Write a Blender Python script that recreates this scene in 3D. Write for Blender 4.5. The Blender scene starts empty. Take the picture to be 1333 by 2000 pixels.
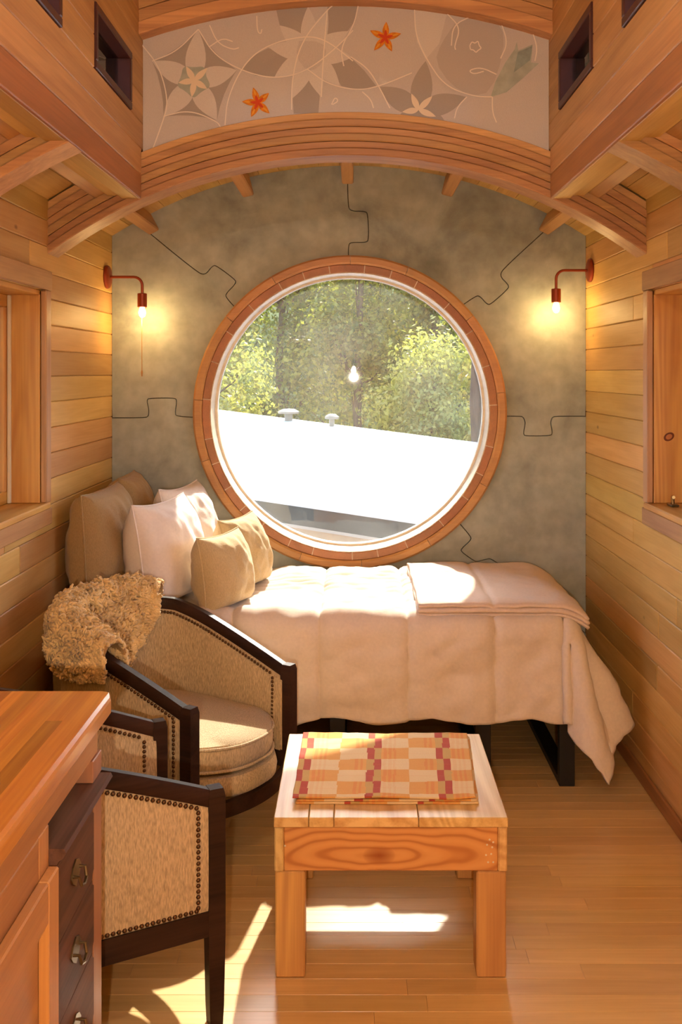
import bpy, bmesh, math, random
from mathutils import Vector, Matrix, noise
from mathutils.geometry import tessellate_polygon

random.seed(7)
SC = bpy.context.scene
COL = SC.collection

# ------------------------------------------------------------------ camera
F_PX, VX, VY, EYE = 1960.0, 695.0, 728.0, 1.59
cam_d = bpy.data.cameras.new('camera')
cam = bpy.data.objects.new('camera', cam_d)
COL.objects.link(cam)
cam.location = (0, 0, EYE)
cam.rotation_euler = (math.pi / 2, 0, 0)
cam_d.sensor_fit = 'AUTO'
cam_d.sensor_width = 36.0
cam_d.lens = F_PX / 2000 * 36.0
cam_d.shift_x = (666.5 - VX) / 2000
cam_d.shift_y = -(1000 - VY) / 2000
cam_d.clip_start = 0.02
cam_d.clip_end = 300
SC.camera = cam

# ------------------------------------------------------------------ light
SUN_A, SUN_T = 0.16, 0.77          # direction to the sun: (A, 1, T)
world = bpy.data.worlds.new('world')
SC.world = world
world.use_nodes = True
wn = world.node_tree.nodes
wl = world.node_tree.links
sky = wn.new('ShaderNodeTexSky')
sky.sky_type = 'NISHITA'
sky.sun_disc = False
sky.sun_elevation = math.atan(SUN_T)
sky.sun_rotation = math.atan2(SUN_A, 1.0)
sky.air_density = 1.0
sky.dust_density = 1.5
wl.new(sky.outputs[0], wn['Background'].inputs[0])
wn['Background'].inputs[1].default_value = 0.95

sun_d = bpy.data.lights.new('sun', 'SUN')
sun_d.energy = 11.0
sun_d.angle = math.radians(0.9)
sun_d.color = (1.0, 0.93, 0.80)
sun = bpy.data.objects.new('sun', sun_d)
COL.objects.link(sun)
sun.location = (4, 20, 15)
sun.rotation_euler = Vector((-SUN_A, -1, -SUN_T)).to_track_quat('-Z', 'Y').to_euler()

SC.view_settings.view_transform = 'Standard'
SC.view_settings.look = 'None'
SC.view_settings.gamma = 1.0
SC.view_settings.use_curve_mapping = False
SC.view_settings.exposure = 0.18

cy = SC.cycles
cy.max_bounces = 5
cy.diffuse_bounces = 3
cy.glossy_bounces = 2
cy.transmission_bounces = 2
cy.transparent_max_bounces = 8
cy.caustics_reflective = False
cy.caustics_refractive = False
cy.sample_clamp_indirect = 6.0
cy.use_adaptive_sampling = True
cy.adaptive_threshold = 0.15
cy.use_light_tree = False

FILL_W = 105.0  # power of the added interior fill
SCONCE_W = 1.4


# ------------------------------------------------------------------ helpers
def P(x, y, Y):
    """photograph pixel at distance Y -> point in the room"""
    return Vector(((x - VX) * Y / F_PX, Y, EYE - (y - VY) * Y / F_PX))


def wpos(o):
    v = Vector((0, 0, 0))
    while o is not None:
        v += o.location
        o = o.parent
    return v


def link(o, parent=None, local=False):
    COL.objects.link(o)
    if parent is not None:
        o.parent = parent
        if not local:
            o.location = -wpos(parent)
    return o


def obj(name, verts, faces, mat, parent=None, smooth=False, local=False):
    me = bpy.data.meshes.new(name)
    me.from_pydata([tuple(v) for v in verts], [], faces)
    me.validate()
    if mat is not None:
        for m in (mat if isinstance(mat, (list, tuple)) else [mat]):
            me.materials.append(m)
    if smooth:
        for p in me.polygons:
            p.use_smooth = True
    o = bpy.data.objects.new(name, me)
    return link(o, parent, local)


def empty(name, loc=(0, 0, 0), rz=0.0):
    o = bpy.data.objects.new(name, None)
    o.empty_display_size = 0.1
    o.location = loc
    o.rotation_euler = (0, 0, rz)
    COL.objects.link(o)
    return o


def tag(o, label=None, cat=None, group=None, kind=None):
    if label: o['label'] = label
    if cat: o['category'] = cat
    if group: o['group'] = group
    if kind: o['kind'] = kind
    return o


class MB:
    """collects shapes; build() links them as ONE mesh object"""
    def __init__(self):
        self.v, self.f, self.mi = [], [], []

    def add(self, vs, fs, mi=0):
        n = len(self.v)
        self.v += [Vector(v) for v in vs]
        self.f += [tuple(i + n for i in f) for f in fs]
        self.mi += [mi] * len(fs)
        return self

    def box(self, x0, x1, y0, y1, z0, z1, c=0.0, M=None, mi=0):
        if c <= 0:
            vs = [(x, y, z) for x in (x0, x1) for y in (y0, y1) for z in (z0, z1)]
            fs = [(0, 1, 3, 2), (4, 6, 7, 5), (0, 4, 5, 1), (2, 3, 7, 6), (0, 2, 6, 4), (1, 5, 7, 3)]
        else:
            c = min(c, (x1 - x0) * .45, (y1 - y0) * .45, (z1 - z0) * .45)
            X, Y, Z = (x0, x1), (y0, y1), (z0, z1)
            vs, idx = [], {}
            for i in (0, 1):
                for j in (0, 1):
                    for k in (0, 1):
                        sx, sy, sz = (c if i == 0 else -c), (c if j == 0 else -c), (c if k == 0 else -c)
                        for ax, p in (('x', (X[i], Y[j] + sy, Z[k] + sz)), ('y', (X[i] + sx, Y[j], Z[k] + sz)), ('z', (X[i] + sx, Y[j] + sy, Z[k]))):
                            idx[(i, j, k, ax)] = len(vs)
                            vs.append(p)
            g = idx.get
            fs = []
            for a in (0, 1):
                fs.append([g((a, 0, 0, 'x')), g((a, 1, 0, 'x')), g((a, 1, 1, 'x')), g((a, 0, 1, 'x'))])
                fs.append([g((0, a, 0, 'y')), g((1, a, 0, 'y')), g((1, a, 1, 'y')), g((0, a, 1, 'y'))])
                fs.append([g((0, 0, a, 'z')), g((1, 0, a, 'z')), g((1, 1, a, 'z')), g((0, 1, a, 'z'))])
                for b in (0, 1):
                    fs.append([g((a, b, 0, 'x')), g((a, b, 1, 'x')), g((a, b, 1, 'y')), g((a, b, 0, 'y'))])
                    fs.append([g((a, 0, b, 'x')), g((a, 1, b, 'x')), g((a, 1, b, 'z')), g((a, 0, b, 'z'))])
                    fs.append([g((0, a, b, 'y')), g((1, a, b, 'y')), g((1, a, b, 'z')), g((0, a, b, 'z'))])
                    for d in (0, 1):
                        fs.append([g((a, b, d, 'x')), g((a, b, d, 'y')), g((a, b, d, 'z'))])
            cen = Vector(((x0 + x1) / 2, (y0 + y1) / 2, (z0 + z1) / 2))
            out = []
            for f in fs:
                p = [Vector(vs[i]) for i in f]
                n = (p[1] - p[0]).cross(p[2] - p[0])
                m = sum(p, Vector()) / len(p)
                out.append(tuple(f) if n.dot(m - cen) > 0 else tuple(reversed(f)))
            fs = out
        if M is not None:
            vs = [M @ Vector(v) for v in vs]
        return self.add(vs, fs, mi)

    def tube(self, pts, r, n=8, cap=True, mi=0):
        pts = [Vector(p) for p in pts]
        rs = r if isinstance(r, (list, tuple)) else [r] * len(pts)
        vs, fs = [], []
        up = None
        for i, p in enumerate(pts):
            t = (pts[min(i + 1, len(pts) - 1)] - pts[max(i - 1, 0)]).normalized()
            if up is None:
                up = t.orthogonal().normalized()
            else:
                up = (up - t * up.dot(t)).normalized()
            w = t.cross(up)
            for k in range(n):
                a = 2 * math.pi * k / n
                vs.append(p + (up * math.cos(a) + w * math.sin(a)) * rs[i])
        for i in range(len(pts) - 1):
            for k in range(n):
                fs.append((i * n + k, i * n + (k + 1) % n, (i + 1) * n + (k + 1) % n, (i + 1) * n + k))
        if cap:
            fs.append(tuple(reversed(range(n))))
            fs.append(tuple((len(pts) - 1) * n + k for k in range(n)))
        return self.add(vs, fs, mi)

    def lathe(self, prof, n=16, M=None, mi=0):
        """prof: list of (r, z) about z axis"""
        vs, fs = [], []
        for r, z in prof:
            for k in range(n):
                a = 2 * math.pi * k / n
                vs.append(Vector((r * math.cos(a), r * math.sin(a), z)))
        for i in range(len(prof) - 1):
            for k in range(n):
                fs.append((i * n + k, i * n + (k + 1) % n, (i + 1) * n + (k + 1) % n, (i + 1) * n + k))
        fs.append(tuple(reversed(range(n))))
        fs.append(tuple((len(prof) - 1) * n + k for k in range(n)))
        if M is not None:
            vs = [M @ v for v in vs]
        return self.add(vs, fs, mi)

    def sweep(self, rings, closed=False, cap=True, mi=0):
        """rings: list of equal-length closed point loops"""
        n = len(rings[0])
        vs = [p for r in rings for p in r]
        fs = []
        m = len(rings)
        for i in range(m if closed else m - 1):
            for k in range(n):
                fs.append((i * n + k, i * n + (k + 1) % n, ((i + 1) % m) * n + (k + 1) % n, ((i + 1) % m) * n + k))
        if cap and not closed:
            fs.append(tuple(reversed(range(n))))
            fs.append(tuple((m - 1) * n + k for k in range(n)))
        return self.add(vs, fs, mi)

    def prism(self, poly, axis, a, b, mi=0):
        """poly: 2D points; extruded along axis ('x','y','z') from a to b"""
        def pt(p, d):
            return {'x': Vector((d, p[0], p[1])), 'y': Vector((p[0], d, p[1])), 'z': Vector((p[0], p[1], d))}[axis]
        n = len(poly)
        vs = [pt(p, a) for p in poly] + [pt(p, b) for p in poly]
        tri = tessellate_polygon([[Vector((p[0], p[1], 0)) for p in poly]])
        fs = [tuple(t) for t in tri] + [tuple(i + n for i in reversed(t)) for t in tri]
        fs += [(i, (i + 1) % n, (i + 1) % n + n, i + n) for i in range(n)]
        return self.add(vs, fs, mi)

    def build(self, name, mat, parent=None, smooth=False, local=False, fix=True):
        o = obj(name, self.v, self.f, mat, parent, smooth, local)
        if isinstance(mat, (list, tuple)) and len(o.data.polygons) == len(self.mi):
            o.data.polygons.foreach_set('material_index', self.mi)
        if fix:
            bm = bmesh.new()
            bm.from_mesh(o.data)
            bmesh.ops.recalc_face_normals(bm, faces=bm.faces)
            bm.to_mesh(o.data)
            bm.free()
        return o


def cbox(name, mat, parent, x0, x1, y0, y1, z0, z1, c=0.003, local=False):
    return MB().box(x0, x1, y0, y1, z0, z1, c).build(name, mat, parent, local=local, fix=(c <= 0))


def grid(fn, nu, nv, flip=False):
    vs = [fn(i / nu, j / nv) for j in range(nv + 1) for i in range(nu + 1)]
    fs = []
    for j in range(nv):
        for i in range(nu):
            q = (j * (nu + 1) + i, j * (nu + 1) + i + 1, (j + 1) * (nu + 1) + i + 1, (j + 1) * (nu + 1) + i)
            fs.append(tuple(reversed(q)) if flip else q)
    return vs, fs


def nz(x, y, z=0.0):
    return noise.noise(Vector((x, y, z)))


def auto_smooth(o, deg=35):
    for p in o.data.polygons:
        p.use_smooth = True
    try:
        o.data.set_sharp_from_angle(angle=math.radians(deg))
    except Exception:
        pass
    return o


# ------------------------------------------------------------------ materials
def new_mat(name):
    m = bpy.data.materials.new(name)
    m.use_nodes = True
    nt = m.node_tree
    return m, nt, nt.nodes, nt.links, nt.nodes['Principled BSDF']


def ramp(N, stops):
    r = N.new('ShaderNodeValToRGB')
    el = r.color_ramp.elements
    while len(el) < len(stops):
        el.new(0.5)
    for e, (p, c) in zip(el, stops):
        e.position = p
        e.color = (c[0], c[1], c[2], 1)
    return r


def s2l(r, g, b):
    f = lambda c: (c / 255 / 12.92) if c / 255 <= 0.04045 else ((c / 255 + 0.055) / 1.055) ** 2.4
    return (f(r), f(g), f(b))


def wood(name, light, dark, axis='y', rough=0.45, vary=0.3, hue=0.03, across=9.0, along=0.9, knots=0.0, ring=0.0, coat=0.0, bump=0.0, sat=0.88, warm=0.32, spec=0.35):
    m, nt, N, L, B = new_mat(name)
    pale = s2l(240, 205, 155)
    light = tuple(a * (1 - warm) + b * warm for a, b in zip(light, pale))
    dark = tuple(a * (1 - warm) + b * warm for a, b in zip(dark, pale))
    tc = N.new('ShaderNodeTexCoord')
    oi = N.new('ShaderNodeObjectInfo')
    mul = N.new('ShaderNodeMath'); mul.operation = 'MULTIPLY'; mul.inputs[1].default_value = 37.0
    L.new(oi.outputs['Random'], mul.inputs[0])
    add = N.new('ShaderNodeVectorMath'); add.operation = 'ADD'
    L.new(tc.outputs['Object'], add.inputs[0]); L.new(mul.outputs[0], add.inputs[1])
    mp = N.new('ShaderNodeMapping')
    s = {'x': (along, across, across), 'y': (across, along, across), 'z': (across, across, along)}[axis]
    mp.inputs['Scale'].default_value = s
    L.new(add.outputs[0], mp.inputs[0])
    vec = mp.outputs[0]
    # figure
    n1 = N.new('ShaderNodeTexNoise'); n1.inputs['Scale'].default_value = 1.6; n1.inputs['Detail'].default_value = 3; n1.inputs['Distortion'].default_value = 0.7
    L.new(vec, n1.inputs['Vector'])
    # annual ring lines: sine of a stretched noise
    sn = None
    if ring > 0:
      n2 = N.new('ShaderNodeTexNoise'); n2.inputs['Scale'].default_value = 0.55; n2.inputs['Detail'].default_value = 1.5; n2.inputs['Distortion'].default_value = 0.3
      L.new(vec, n2.inputs['Vector'])
      ms = N.new('ShaderNodeMath'); ms.operation = 'MULTIPLY'; ms.inputs[1].default_value = 90.0
      L.new(n2.outputs[0], ms.inputs[0])
      sn = N.new('ShaderNodeMath'); sn.operation = 'SINE'
      L.new(ms.outputs[0], sn.inputs[0])
    # fine pores
    mp2 = N.new('ShaderNodeMapping')
    s2 = {'x': (3, 160, 160), 'y': (160, 3, 160), 'z': (160, 160, 3)}[axis]
    mp2.inputs['Scale'].default_value = s2
    L.new(add.outputs[0], mp2.inputs[0])
    n3 = N.new('ShaderNodeTexNoise'); n3.inputs['Scale'].default_value = 1.0; n3.inputs['Detail'].default_value = 1
    L.new(mp2.outputs[0], n3.inputs['Vector'])
    # total factor
    a1 = N.new('ShaderNodeMath'); a1.operation = 'MULTIPLY_ADD'; a1.inputs[1].default_value = ring; L.new(n1.outputs[0], a1.inputs[2])
    if sn: L.new(sn.outputs[0], a1.inputs[0])
    else: a1.inputs[0].default_value = 0.0
    a2 = N.new('ShaderNodeMath'); a2.operation = 'MULTIPLY_ADD'; a2.inputs[1].default_value = 0.35; L.new(n3.outputs[0], a2.inputs[0]); L.new(a1.outputs[0], a2.inputs[2])
    r = ramp(N, [(0.45, light), (0.92, dark)])
    L.new(a2.outputs[0], r.inputs[0])
    col = r.outputs[0]
    if knots > 0:
        vo = N.new('ShaderNodeTexVoronoi'); vo.inputs['Scale'].default_value = 1.0
        mp3 = N.new('ShaderNodeMapping')
        s3 = {'x': (2.2, 4.6, 4.6), 'y': (4.6, 2.2, 4.6), 'z': (4.6, 4.6, 2.2)}[axis]
        mp3.inputs['Scale'].default_value = s3
        L.new(add.outputs[0], mp3.inputs[0]); L.new(mp3.outputs[0], vo.inputs['Vector'])
        kr = ramp(N, [(0.0, (1, 1, 1)), (knots, (0, 0, 0))])
        L.new(vo.outputs['Distance'], kr.inputs[0])
        mk = N.new('ShaderNodeMixRGB'); mk.inputs[2].default_value = (dark[0] * .32, dark[1] * .25, dark[2] * .22, 1)
        L.new(kr.outputs[0], mk.inputs[0]); L.new(col, mk.inputs[1])
        col = mk.outputs[0]
    hs = N.new('ShaderNodeHueSaturation')
    hs.inputs['Saturation'].default_value = sat
    L.new(col, hs.inputs['Color'])
    mr = N.new('ShaderNodeMapRange'); mr.inputs['To Min'].default_value = 1 - vary; mr.inputs['To Max'].default_value = 1 + vary * 0.6
    L.new(oi.outputs['Random'], mr.inputs['Value']); L.new(mr.outputs[0], hs.inputs['Value'])
    fr = N.new('ShaderNodeMath'); fr.operation = 'MULTIPLY'; fr.inputs[1].default_value = 7.31
    L.new(oi.outputs['Random'], fr.inputs[0])
    fc = N.new('ShaderNodeMath'); fc.operation = 'FRACT'; L.new(fr.outputs[0], fc.inputs[0])
    mh = N.new('ShaderNodeMapRange'); mh.inputs['To Min'].default_value = 0.511 - hue * .4; mh.inputs['To Max'].default_value = 0.511 + hue * 0.5
    L.new(fc.outputs[0], mh.inputs['Value']); L.new(mh.outputs[0], hs.inputs['Hue'])
    L.new(hs.outputs[0], B.inputs['Base Color'])
    B.inputs['Roughness'].default_value = rough
    B.inputs['Specular IOR Level'].default_value = spec
    if coat:
        B.inputs['Coat Weight'].default_value = coat
        B.inputs['Coat Roughness'].default_value = 0.18
    if bump:
        bp = N.new('ShaderNodeBump'); bp.inputs['Strength'].default_value = bump; bp.inputs['Distance'].default_value = 0.002
        L.new(a2.outputs[0], bp.inputs['Height']); L.new(bp.outputs[0], B.inputs['Normal'])
    return m


def plain(name, col, rough=0.5, metal=0.0, nscale=0.0, namp=0.15, bump=0.0, spec=0.4, sheen=0.0, stretch=(1, 1, 1)):
    m, nt, N, L, B = new_mat(name)
    B.inputs['Base Color'].default_value = (*col, 1)
    B.inputs['Roughness'].default_value = rough
    B.inputs['Metallic'].default_value = metal
    B.inputs['Specular IOR Level'].default_value = spec
    if sheen:
        B.inputs['Sheen Weight'].default_value = sheen
        B.inputs['Sheen Roughness'].default_value = 0.5
    if nscale:
        tc = N.new('ShaderNodeTexCoord')
        mp = N.new('ShaderNodeMapping'); mp.inputs['Scale'].default_value = stretch
        L.new(tc.outputs['Object'], mp.inputs[0])
        n = N.new('ShaderNodeTexNoise'); n.inputs['Scale'].default_value = nscale; n.inputs['Detail'].default_value = 4
        L.new(mp.outputs[0], n.inputs['Vector'])
        lo = tuple(c * (1 - namp) for c in col); hi = tuple(min(1, c * (1 + namp)) for c in col)
        r = ramp(N, [(0.3, lo), (0.7, hi)])
        L.new(n.outputs[0], r.inputs[0]); L.new(r.outputs[0], B.inputs['Base Color'])
        if bump:
            bp = N.new('ShaderNodeBump'); bp.inputs['Strength'].default_value = bump; bp.inputs['Distance'].default_value = 0.004
            L.new(n.outputs[0], bp.inputs['Height']); L.new(bp.outputs[0], B.inputs['Normal'])
    return m


def emit(name, col, strength):
    m, nt, N, L, B = new_mat(name)
    B.inputs['Base Color'].default_value = (*col, 1)
    B.inputs['Emission Color'].default_value = (*col, 1)
    B.inputs['Emission Strength'].default_value = strength
    m.cycles.emission_sampling = 'NONE'
    return m


def glass(name, tint=(1, 1, 1), haze=0.0, refl=1.0):
    m, nt, N, L, B = new_mat(name)
    N.remove(B)
    out = N['Material Output']
    tr = N.new('ShaderNodeBsdfTransparent'); tr.inputs[0].default_value = (*tint, 1)
    gl = N.new('ShaderNodeBsdfGlossy'); gl.inputs['Roughness'].default_value = 0.02
    fr = N.new('ShaderNodeFresnel'); fr.inputs['IOR'].default_value = 1.45
    mf = N.new('ShaderNodeMath'); mf.operation = 'MULTIPLY'; mf.inputs[1].default_value = refl
    L.new(fr.outputs[0], mf.inputs[0])
    mx = N.new('ShaderNodeMixShader')
    L.new(mf.outputs[0], mx.inputs[0]); L.new(tr.outputs[0], mx.inputs[1]); L.new(gl.outputs[0], mx.inputs[2])
    if haze > 0:
        # dust film on the pane
        df = N.new('ShaderNodeBsdfTranslucent'); df.inputs[0].default_value = (0.9, 0.9, 0.85, 1)
        tc = N.new('ShaderNodeTexCoord')
        n = N.new('ShaderNodeTexNoise'); n.inputs['Scale'].default_value = 3.0; n.inputs['Detail'].default_value = 6
        L.new(tc.outputs['Object'], n.inputs['Vector'])
        r = ramp(N, [(0.3, (haze * .3,) * 3), (0.8, (haze * 1.6,) * 3)])
        L.new(n.outputs[0], r.inputs[0])
        m2 = N.new('ShaderNodeMixShader')
        L.new(r.outputs[0], m2.inputs[0]); L.new(mx.outputs[0], m2.inputs[1]); L.new(df.outputs[0], m2.inputs[2])
        L.new(m2.outputs[0], out.inputs[0])
    else:
        L.new(mx.outputs[0], out.inputs[0])
    return m


def concrete(name):
    m, nt, N, L, B = new_mat(name)
    tc = N.new('ShaderNodeTexCoord')
    n1 = N.new('ShaderNodeTexNoise'); n1.inputs['Scale'].default_value = 2.6; n1.inputs['Detail'].default_value = 7; n1.inputs['Roughness'].default_value = 0.6; n1.inputs['Distortion'].default_value = 0.5
    L.new(tc.outputs['Object'], n1.inputs['Vector'])
    r1 = ramp(N, [(0.28, s2l(136, 141, 136)), (0.5, s2l(173, 177, 171)), (0.72, s2l(192, 194, 186))])
    L.new(n1.outputs[0], r1.inputs[0])
    n2 = N.new('ShaderNodeTexNoise'); n2.inputs['Scale'].default_value = 14; n2.inputs['Detail'].default_value = 8
    L.new(tc.outputs['Object'], n2.inputs['Vector'])
    r2 = ramp(N, [(0.35, (0.78, 0.76, 0.72)), (0.65, (1.05, 1.04, 1.0))])
    L.new(n2.outputs[0], r2.inputs[0])
    mx = N.new('ShaderNodeMixRGB'); mx.blend_type = 'MULTIPLY'; mx.inputs[0].default_value = 0.8
    L.new(r1.outputs[0], mx.inputs[1]); L.new(r2.outputs[0], mx.inputs[2])
    L.new(mx.outputs[0], B.inputs['Base Color'])
    B.inputs['Roughness'].default_value = 0.62
    bp = N.new('ShaderNodeBump'); bp.inputs['Strength'].default_value = 0.25; bp.inputs['Distance'].default_value = 0.003
    L.new(n2.outputs[0], bp.inputs['Height']); L.new(bp.outputs[0], B.inputs['Normal'])
    return m


def fabric(name, col, namp=0.25, scale=260, stretch=(1, 1, 0.3), bump=0.5, sheen=0.2, rough=0.9):
    return plain(name, col, rough, 0, scale, namp, bump, 0.15, sheen, stretch)


def attr_mat(name, rough=0.85, bump=0.3):
    m, nt, N, L, B = new_mat(name)
    a = N.new('ShaderNodeVertexColor'); a.layer_name = 'weave'
    L.new(a.outputs[0], B.inputs['Base Color'])
    B.inputs['Roughness'].default_value = rough
    B.inputs['Specular IOR Level'].default_value = 0.15
    tc = N.new('ShaderNodeTexCoord')
    n = N.new('ShaderNodeTexNoise'); n.inputs['Scale'].default_value = 500
    L.new(tc.outputs['Object'], n.inputs['Vector'])
    bp = N.new('ShaderNodeBump'); bp.inputs['Strength'].default_value = bump; bp.inputs['Distance'].default_value = 0.001
    L.new(n.outputs[0], bp.inputs['Height']); L.new(bp.outputs[0], B.inputs['Normal'])
    return m


def leaf_mat(name, a, b):
    m, nt, N, L, B = new_mat(name)
    g = N.new('ShaderNodeNewGeometry')
    r = ramp(N, [(0.0, a), (1.0, b)])
    L.new(g.outputs['Random Per Island'], r.inputs[0])
    L.new(r.outputs[0], B.inputs['Base Color'])
    B.inputs['Roughness'].default_value = 0.5
    tl = N.new('ShaderNodeBsdfTranslucent')
    br = N.new('ShaderNodeMixRGB'); br.blend_type = 'MULTIPLY'; br.inputs[0].default_value = 1.0; br.inputs[2].default_value = (1.5, 1.4, 0.7, 1)
    L.new(r.outputs[0], br.inputs[1]); L.new(br.outputs[0], tl.inputs[0])
    mx = N.new('ShaderNodeMixShader'); mx.inputs[0].default_value = 0.5
    L.new(B.outputs[0], mx.inputs[1]); L.new(tl.outputs[0], mx.inputs[2])
    L.new(mx.outputs[0], N['Material Output'].inputs[0])
    return m


W_WALL = wood('alder_board', s2l(228, 174, 122), s2l(196, 132, 82), 'y', 0.5, 0.24, 0.034, knots=0.05, warm=0.3, sat=1.12)
W_CLER = wood('clerestory_board', s2l(205, 142, 86), s2l(160, 96, 52), 'y', 0.5, 0.18, 0.015, warm=0.18, sat=0.95)
W_BEAM = wood('red_beam', s2l(188, 108, 62), s2l(148, 80, 42), 'y', 0.5, 0.12, 0.012, warm=0.1, sat=0.98)
W_ROOF = wood('pale_roof_board', s2l(226, 178, 112), s2l(190, 134, 76), 'y', 0.5, 0.15, 0.015, warm=0.2, sat=1.05)
W_RIB = wood('laminated_fir', s2l(216, 146, 92), s2l(165, 92, 52), 'x', 0.45, 0.26, 0.022, across=14, warm=0.18, sat=0.95)
W_PURLIN = wood('purlin_fir', s2l(205, 132, 66), s2l(166, 96, 44), 'y', 0.5, 0.1, 0.01, warm=0.18, sat=0.95)
W_CASE_Y = wood('casing_wood', s2l(214, 146, 92), s2l(170, 102, 58), 'y', 0.4, 0.15, 0.015, warm=0.18, sat=0.95)
W_CASE_Z = wood('casing_upright_wood', s2l(212, 138, 86), s2l(164, 94, 54), 'z', 0.4, 0.15, 0.015, warm=0.18, sat=0.95)
W_JAMB = wood('pine_jamb', s2l(228, 156, 82), s2l(196, 112, 50), 'z', 0.4, 0.05, 0.01, knots=0.06, ring=0.1, sat=1.0, warm=0.15)
W_JAMB_Y = wood('pine_sill', s2l(228, 166, 96), s2l(196, 122, 58), 'y', 0.4, 0.05, 0.01, ring=0.1, warm=0.12, sat=1.05)
W_RING_O = wood('ring_wood', s2l(214, 130, 70), s2l(176, 92, 46), 'x', 0.4, 0.16, 0.015, across=6, warm=0.2, sat=0.95)
W_RING_I = wood('red_ring_wood', s2l(188, 96, 56), s2l(150, 66, 36), 'y', 0.4, 0.16, 0.012, across=6, warm=0.12, sat=0.92)
W_REVEAL = wood('pale_reveal_wood', s2l(248, 226, 204), s2l(232, 200, 170), 'y', 0.45, 0.06, 0.01, warm=0.0, sat=0.8)
W_FLOOR = wood('bamboo_floor', s2l(226, 170, 108), s2l(202, 140, 80), 'x', 0.30, 0.10, 0.008, across=16, along=1.4, coat=0.35, warm=0.22, sat=0.98)
W_BASE = wood('baseboard_wood', s2l(176, 100, 60), s2l(136, 70, 40), 'y', 0.45, 0.05, 0.01, warm=0.05, sat=1.0)
W_PINE_X = wood('table_pine_cross', s2l(226, 158, 84), s2l(176, 98, 42), 'x', 0.45, 0.10, 0.01, across=7, ring=0.13, knots=0.10, warm=0.15, sat=0.96)
W_PINE_Y = wood('table_pine_top', s2l(232, 186, 128), s2l(190, 126, 70), 'y', 0.4, 0.10, 0.01, across=7, ring=0.14, warm=0.2, sat=1.0)
W_PINE_Z = wood('table_pine_leg', s2l(224, 152, 78), s2l(180, 102, 46), 'z', 0.45, 0.10, 0.01, across=7, ring=0.1, knots=0.05, warm=0.15, sat=0.96)


def knot_pine(name, kx, kz):
    """pine board with one big knot and the grain flowing round it"""
    m, nt, N, L, B = new_mat(name)
    tc = N.new('ShaderNodeTexCoord')
    nzt = N.new('ShaderNodeTexNoise'); nzt.inputs['Scale'].default_value = 5.0; nzt.inputs['Detail'].default_value = 2
    L.new(tc.outputs['Object'], nzt.inputs['Vector'])
    sub = N.new('ShaderNodeVectorMath'); sub.operation = 'SUBTRACT'; sub.inputs[1].default_value = (kx, 0, kz)
    L.new(tc.outputs['Object'], sub.inputs[0])
    ml = N.new('ShaderNodeVectorMath'); ml.operation = 'MULTIPLY'; ml.inputs[1].default_value = (.17, 0, 1.0)
    L.new(sub.outputs[0], ml.inputs[0])
    ln = N.new('ShaderNodeVectorMath'); ln.operation = 'LENGTH'
    L.new(ml.outputs[0], ln.inputs[0])
    ad = N.new('ShaderNodeMath'); ad.operation = 'MULTIPLY_ADD'; ad.inputs[1].default_value = .045
    L.new(nzt.outputs[0], ad.inputs[0]); L.new(ln.outputs['Value'], ad.inputs[2])
    fq = N.new('ShaderNodeMath'); fq.operation = 'MULTIPLY'; fq.inputs[1].default_value = 330.0
    L.new(ad.outputs[0], fq.inputs[0])
    sn = N.new('ShaderNodeMath'); sn.operation = 'SINE'
    L.new(fq.outputs[0], sn.inputs[0])
    r = ramp(N, [(0.0, s2l(222, 158, 94)), (0.7, s2l(214, 148, 84)), (1.0, s2l(190, 120, 64))])
    mr = N.new('ShaderNodeMapRange'); mr.inputs['From Min'].default_value = -1
    L.new(sn.outputs[0], mr.inputs['Value']); L.new(mr.outputs[0], r.inputs[0])
    kr = ramp(N, [(0.0, (1, 1, 1)), (.012, (.7, .7, .7)), (.022, (.35, .35, .35)), (.027, (0, 0, 0))])
    ml2 = N.new('ShaderNodeVectorMath'); ml2.operation = 'MULTIPLY'; ml2.inputs[1].default_value = (.62, 0, 1.0)
    L.new(sub.outputs[0], ml2.inputs[0])
    ln2 = N.new('ShaderNodeVectorMath'); ln2.operation = 'LENGTH'
    L.new(ml2.outputs[0], ln2.inputs[0]); L.new(ln2.outputs['Value'], kr.inputs[0])
    mk = N.new('ShaderNodeMixRGB'); mk.inputs[2].default_value = (*s2l(156, 82, 36), 1)
    L.new(kr.outputs[0], mk.inputs[0]); L.new(r.outputs[0], mk.inputs[1])
    L.new(mk.outputs[0], B.inputs['Base Color'])
    B.inputs['Roughness'].default_value = .42
    return m


W_KNOT = knot_pine('knotty_apron_pine', .062, .324)
W_BUTCHER = wood('butcher_block', s2l(234, 158, 68), s2l(190, 100, 36), 'y', 0.28, 0.45, 0.02, warm=.08, across=20, coat=0.4, sat=1.0)
W_CAB_Y = wood('cabinet_wood', s2l(196, 118, 60), s2l(158, 82, 36), 'y', 0.4, 0.08, 0.01, warm=0.15, sat=0.96)
W_CAB_Z = wood('cabinet_stile_wood', s2l(204, 126, 64), s2l(168, 90, 40), 'z', 0.4, 0.08, 0.01, warm=0.15, sat=0.96)
W_POST = wood('red_post_wood', s2l(180, 94, 54), s2l(146, 66, 34), 'z', 0.4, 0.05, 0.01, warm=0.10)
W_DARK_Y = wood('dark_drawer_wood', s2l(116, 64, 44), s2l(74, 38, 26), 'y', 0.55, 0.1, 0.01, across=14, warm=0.0)
W_MAHOG = wood('dark_chair_wood', s2l(66, 34, 22), s2l(38, 19, 13), 'x', 0.48, 0.08, 0.01, warm=0.0, spec=0.12, coat=0.0)
M_CONC = concrete('mottled_concrete')
M_JOINT = plain('dark_joint', s2l(84, 76, 62), 0.9)
M_BACK = plain('board_backing', s2l(92, 54, 28), 0.9)
M_GLASS = glass('window_glass', (0.98, 1.0, 0.98), 0.02, 1.3)
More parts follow.
